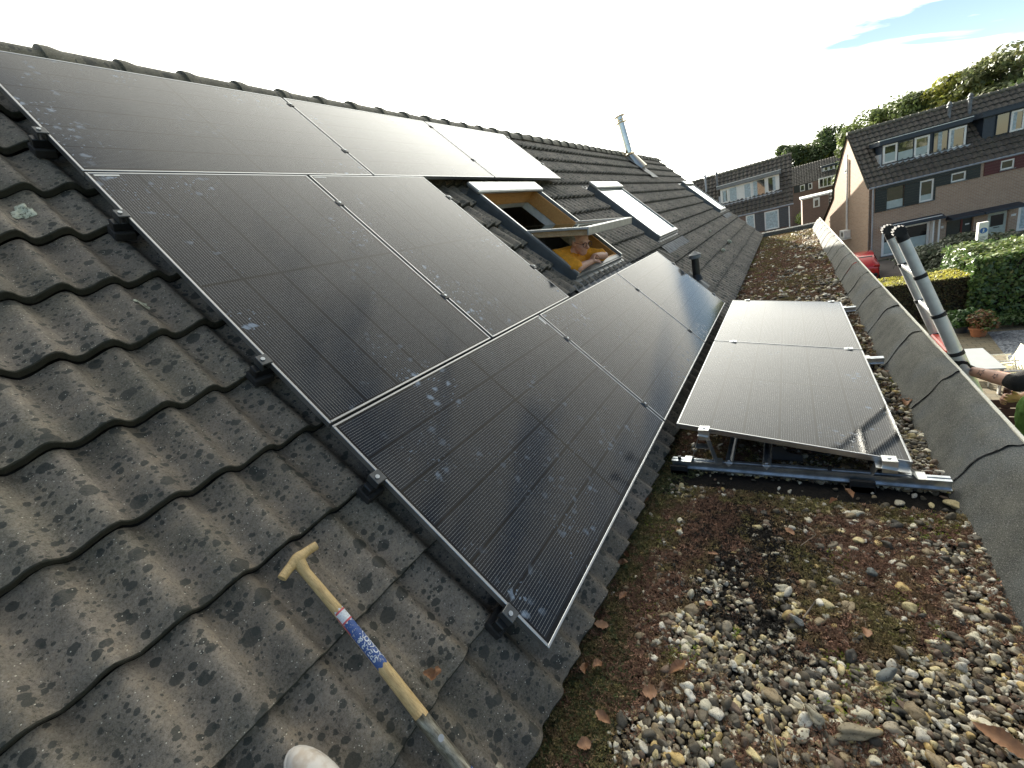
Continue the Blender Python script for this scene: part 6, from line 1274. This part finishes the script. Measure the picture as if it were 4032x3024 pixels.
def wrapped_text(txt, y0, size, ang, name):
    cu = bpy.data.curves.new(name, 'FONT'); cu.body = txt; cu.size = size; cu.extrude = 0.0; cu.offset = size * 0.02; tmp = bpy.data.objects.new(name, cu); COL.objects.link(tmp)
    dg = bpy.context.evaluated_depsgraph_get(); me = bpy.data.meshes.new_from_object(tmp.evaluated_get(dg)); bpy.data.objects.remove(tmp)
    for vtx in me.vertices:                       # the words run along the shaft, wrapped round its top
        a_, b_ = vtx.co.x, vtx.co.y; v = y0 + a_; k_ = (v - A0.y) / (A1.y - A0.y); c = A0.lerp(A1, k_) + Vector((0.004 * math.sin(k_ * PI), 0, 0)); r_ = 0.0150 + 0.0045 * max(0, k_) ** 1.3 + 0.0009
        an = ang + b_ / r_; vtx.co = (c.x + r_ * math.cos(an), v, c.z + r_ * math.sin(an))
    me.materials.clear(); me.materials.append(MAT['label_white']); o = bpy.data.objects.new(name, me); COL.objects.link(o); o.parent = lab_; return o
wrapped_text("JACKSON", LY1 + 0.014, 0.0235, PI / 2 - 0.95, 'lettering'); wrapped_text("SPEAR &", LY1 + 0.022, 0.0235, PI / 2 + 0.12, 'lettering')

def dry_leaf(x, y, z, L, Wd, rz, lab, curl=0.5, tilt=(0.1, 0.1), frame=None, seed=0, lobed=0.0):
    m = MB(); rnd_ = random.Random(seed)
    def f(p, q):
        t_ = q; w = Wd * (math.sin(PI * min(max(t_, 0.0), 1) ** 0.85) ** 0.8 + 0.02) * (1 + (0.07 + lobed) * math.sin(t_ * 19 + seed) + 0.10 * math.sin(t_ * 47 + seed * 3 + (p > 0.5) * 2)); s_ = (p - 0.5) * 2
        return (s_ * w * 0.5, (t_ - 0.5) * L, curl * L * (0.35 * abs(s_) ** 1.6 * math.sin(PI * t_) + 0.25 * (t_ - 0.4) ** 2 + 0.06 * math.sin(9 * t_ + seed) + 0.05 * s_ * math.sin(11 * t_ + 2 * seed)))
    m.grid(f, 10, 26); o = m.build('dry_leaf', MAT['leaf'], smooth=True); o.location = (x, y, z); o.rotation_euler = (tilt[0], tilt[1], rz)
    st_ = MB(); st_.tube([(0, -L * 0.5, 0.02 * L), (0.004, -L * 0.5 - L * 0.3, 0.01)], 0.0008, 5); st_.build('stalk', MAT['twig'], o)
    tag(o, lab, "leaf", "fallen leaves on the flat roof"); return o
Z0 = -0.262
LV = [(0.33, -0.02, .062, .036, 0.4, 0.25, "tan beech leaf lying flat on the moss near the lowest panel corner"), (0.13, -0.03, .055, .034, 2.1, 0.8, "curled reddish leaf against the tile edge below the panel corner"), (0.165, -0.065, .045, .03, 1.0, 0.7, "crumpled leaf beside the curled one in the moss"),
      (0.02, 0.035, .065, .028, 0.1, 1.0, "long rolled brown leaf standing against the tile edge"), (-0.03, 0.03, .045, .03, 1.3, 0.6, "small folded leaf at the tile edge, below the rolled one"), (0.74, 0.0, .055, .024, 2.5, 0.9, "narrow rolled leaf on the dark moss beside the soil patch"), (0.68, 0.0, .06, .04, 0.6, 0.8, "rust-brown curled leaf on the moss, next to the narrow one"),
      (1.20, 0.02, .04, .03, 1.6, 0.4, "orange leaf by the tile edge near the support rail"), (0.26, -0.34, .075, .032, 0.9, 0.6, "long pinkish-brown leaf among pebbles below the soil patch"), (2.58, -1.33, .085, .05, 1.2, 0.7, "orange-brown leaf on the pebbles against the parapet beside the panels"), (0.37, -1.15, .11, .045, -0.5, 0.4, "large pinkish leaf on big pebbles close to the parapet"),
      (0.57, -0.40, .04, .03, 2.2, 0.6, "small leaf between pebbles on the dark soil"), (0.14, -0.27, .05, .045, 0.3, 0.5, "pale toothed round leaf on the pebbles"), (0.0, -0.15, .06, .03, 2.9, 0.5, "flat brown leaf among moss and pebbles"), (1.46, -0.93, .07, .03, 1.9, 0.8, "brown leaf stuck under the support rail"), (1.38, -0.86, .06, .02, 1.0, 0.9, "thin rolled leaf in sedum just before the rail"),
      (-0.10, -0.12, .05, .035, 0.7, 0.5, "pink-brown torn leaf low in the moss"), (0.62, -0.90, .06, .03, 1.4, 0.4, "salmon leaf on the red sedum"), (0.86, -0.38, .055, .02, 0.5, 0.3, "brown stick-like leaf across the soil patch"), (1.10, -0.68, .05, .03, 2.4, 0.5, "pink leaf between soil and sedum"), (0.50, -0.06, .05, .025, 1.2, 0.6, "shaded brown leaf in the moss between panel corner and soil")]
for i, (x, y, L, w, rz, cu_, lab) in enumerate(LV): dry_leaf(x, y, Z0 + 0.012 + (0.004 if y < -0.3 else 0), L, w, rz, lab, cu_, (random.uniform(-.3, .3), random.uniform(-.3, .3)), seed=i, lobed=0.06 if i % 3 == 0 else 0.0)
LU, LV_ = -0.293, 0.262
for i, (u, v, L, w, rz, lab) in enumerate(((LU, LV_, .045, .03, 0.4, "crumpled tan leaf scrap on the tiles beside the spade"), (LU + 0.022, LV_ - 0.012, .03, .022, 2.0, "smaller half of the crumpled leaf scrap on the tiles"))):
    p = W(u, v - 0.66 + 0.0 if False else v, -0.10); o = dry_leaf(0, 0, 0, L, w, 0, lab, 1.3, (0, 0), seed=40 + i); o.location = W(0, 0, 0)
    o.matrix_basis = ROOF @ Matrix.Translation((u, v, -0.104)) @ Matrix.Rotation(rz, 4, 'Z')
def twig(pts, r, lab):
    m = MB(); m.tube([(x, y, z) for x, y, z in pts], [r, r * 0.8, r * 0.6, r * 0.5][:len(pts)], 6); o = m.build('twig', MAT['twig'], smooth=True); tag(o, lab, "twig", "twigs on the gravel")
twig([(0.22, -0.62, -0.238), (0.13, -0.64, -0.236), (0.03, -0.66, -0.240)], 0.0028, "long straight pale twig lying over the pebbles"); twig([(1.02, -0.72, -0.25), (1.10, -0.78, -0.240), (1.13, -0.76, -0.236), (1.20, -0.70, -0.25)], 0.002, "thin curved twig over the red sedum")
twig([(0.33, -0.60, -0.243), (0.30, -0.70, -0.238), (0.24, -0.78, -0.240)], 0.002, "slanting short twig beside the lime moss"); twig([(0.62, -0.72, -0.25), (0.70, -0.76, -0.235)], 0.0035, "pale splinter sticking out of the sedum")
# big single stones that stand out
def big_stone(x, y, s, rz, col, lab, sd):
    va, F = stone_variants(3, 1, sd); V = va[0] * np.array(s); o = np_mesh('boulder_pebble', V, F, MAT['pebble'], np.tile(np.array(col), (len(V), 1)), smooth=True); o.location = (x, y, Z0 + s[2] * 0.6 + 0.008); o.rotation_euler = (0.1, 0.15, rz); tag(o, lab, "stone", "large pebbles")
big_stone(0.25, -0.83, (0.052, 0.022, 0.014), 1.9, (0.30, 0.26, 0.18), "long brown pointed flat stone, largest on the near gravel", 61); big_stone(0.26, -0.74, (0.033, 0.022, 0.016), 0.4, (0.34, 0.32, 0.25), "smooth oval beige stone beside the long pointed one", 62)
big_stone(0.60, -0.70, (0.024, 0.018, 0.016), 0.9, (0.30, 0.31, 0.30), "grey squarish stone on the red sedum", 63); big_stone(0.93, -0.95, (0.024, 0.019, 0.014), 0.3, (0.16, 0.18, 0.18), "dark grey round stone in the sedum", 64); big_stone(0.40, -0.42, (0.022, 0.018, 0.014), 0.2, (0.62, 0.58, 0.42), "cream egg-shaped stone below the soil patch", 65)
big_stone(0.47, -0.93, (0.045, 0.018, 0.012), 2.2, (0.17, 0.19, 0.19), "long slate-grey flat stone below the red sedum", 66)
# the white toe of the photographer's shoe on the tiles
shoe = empty('shoe', tuple(W(-0.645, 0.30, -0.115)), label="dirty white rubber toe of a shoe planted on the tiles, beside the spade", cat="shoe"); shoe.rotation_euler = (TH, 0, 0.0)
m = MB()
def sf(p, q):
    an = 2 * PI * p; ph = PI / 2 * q; ln = 0.13 if math.sin(an) > 0 else 0.15; r_ = math.cos(ph) ** 0.75 if q < 1 else 0
    return (0.050 * math.cos(an) * r_, ln * math.sin(an) * r_, 0.006 + 0.062 * math.sin(ph) ** 0.8)
m.grid(sf, 28, 12, closed_u=True); m.build('upper', MAT['shoe'], shoe, smooth=True)
m = MB(); m.add([(0.053 * math.cos(a_), (0.134 if math.sin(a_) > 0 else 0.154) * math.sin(a_), z) for z in (-0.016, 0.012) for a_ in [i * 2 * PI / 32 for i in range(32)]], [(i, (i + 1) % 32, 32 + (i + 1) % 32, 32 + i) for i in range(32)] + [tuple(reversed(range(32))), tuple(range(32, 64))]); m.build('sole', MAT['shoe'], shoe, autos=50)
m = MB(); c = Vector((0.012, 0.075, 0.0515)); nn = Vector((0.15, 0.45, 0.88)).normalized(); t1 = nn.cross(Vector((1, 0, 0))).normalized(); t2 = nn.cross(t1)
m.tube([tuple(c + (t1 * math.cos(a_) * 0.017 + t2 * math.sin(a_) * 0.017)) for a_ in [i * PI / 12 for i in range(25)]], 0.0012, 6, cap=False)
for s in (-0.5, 0.5): m.tube([tuple(c + t1 * -0.010 + t2 * s * 0.012), tuple(c + t1 * 0.010 + t2 * s * 0.012)], 0.0012, 6)
m.tube([tuple(c - t2 * 0.006), tuple(c + t2 * 0.006)], 0.0012, 6); m.build('embossed_mark', MAT['shoe'], shoe, smooth=True)
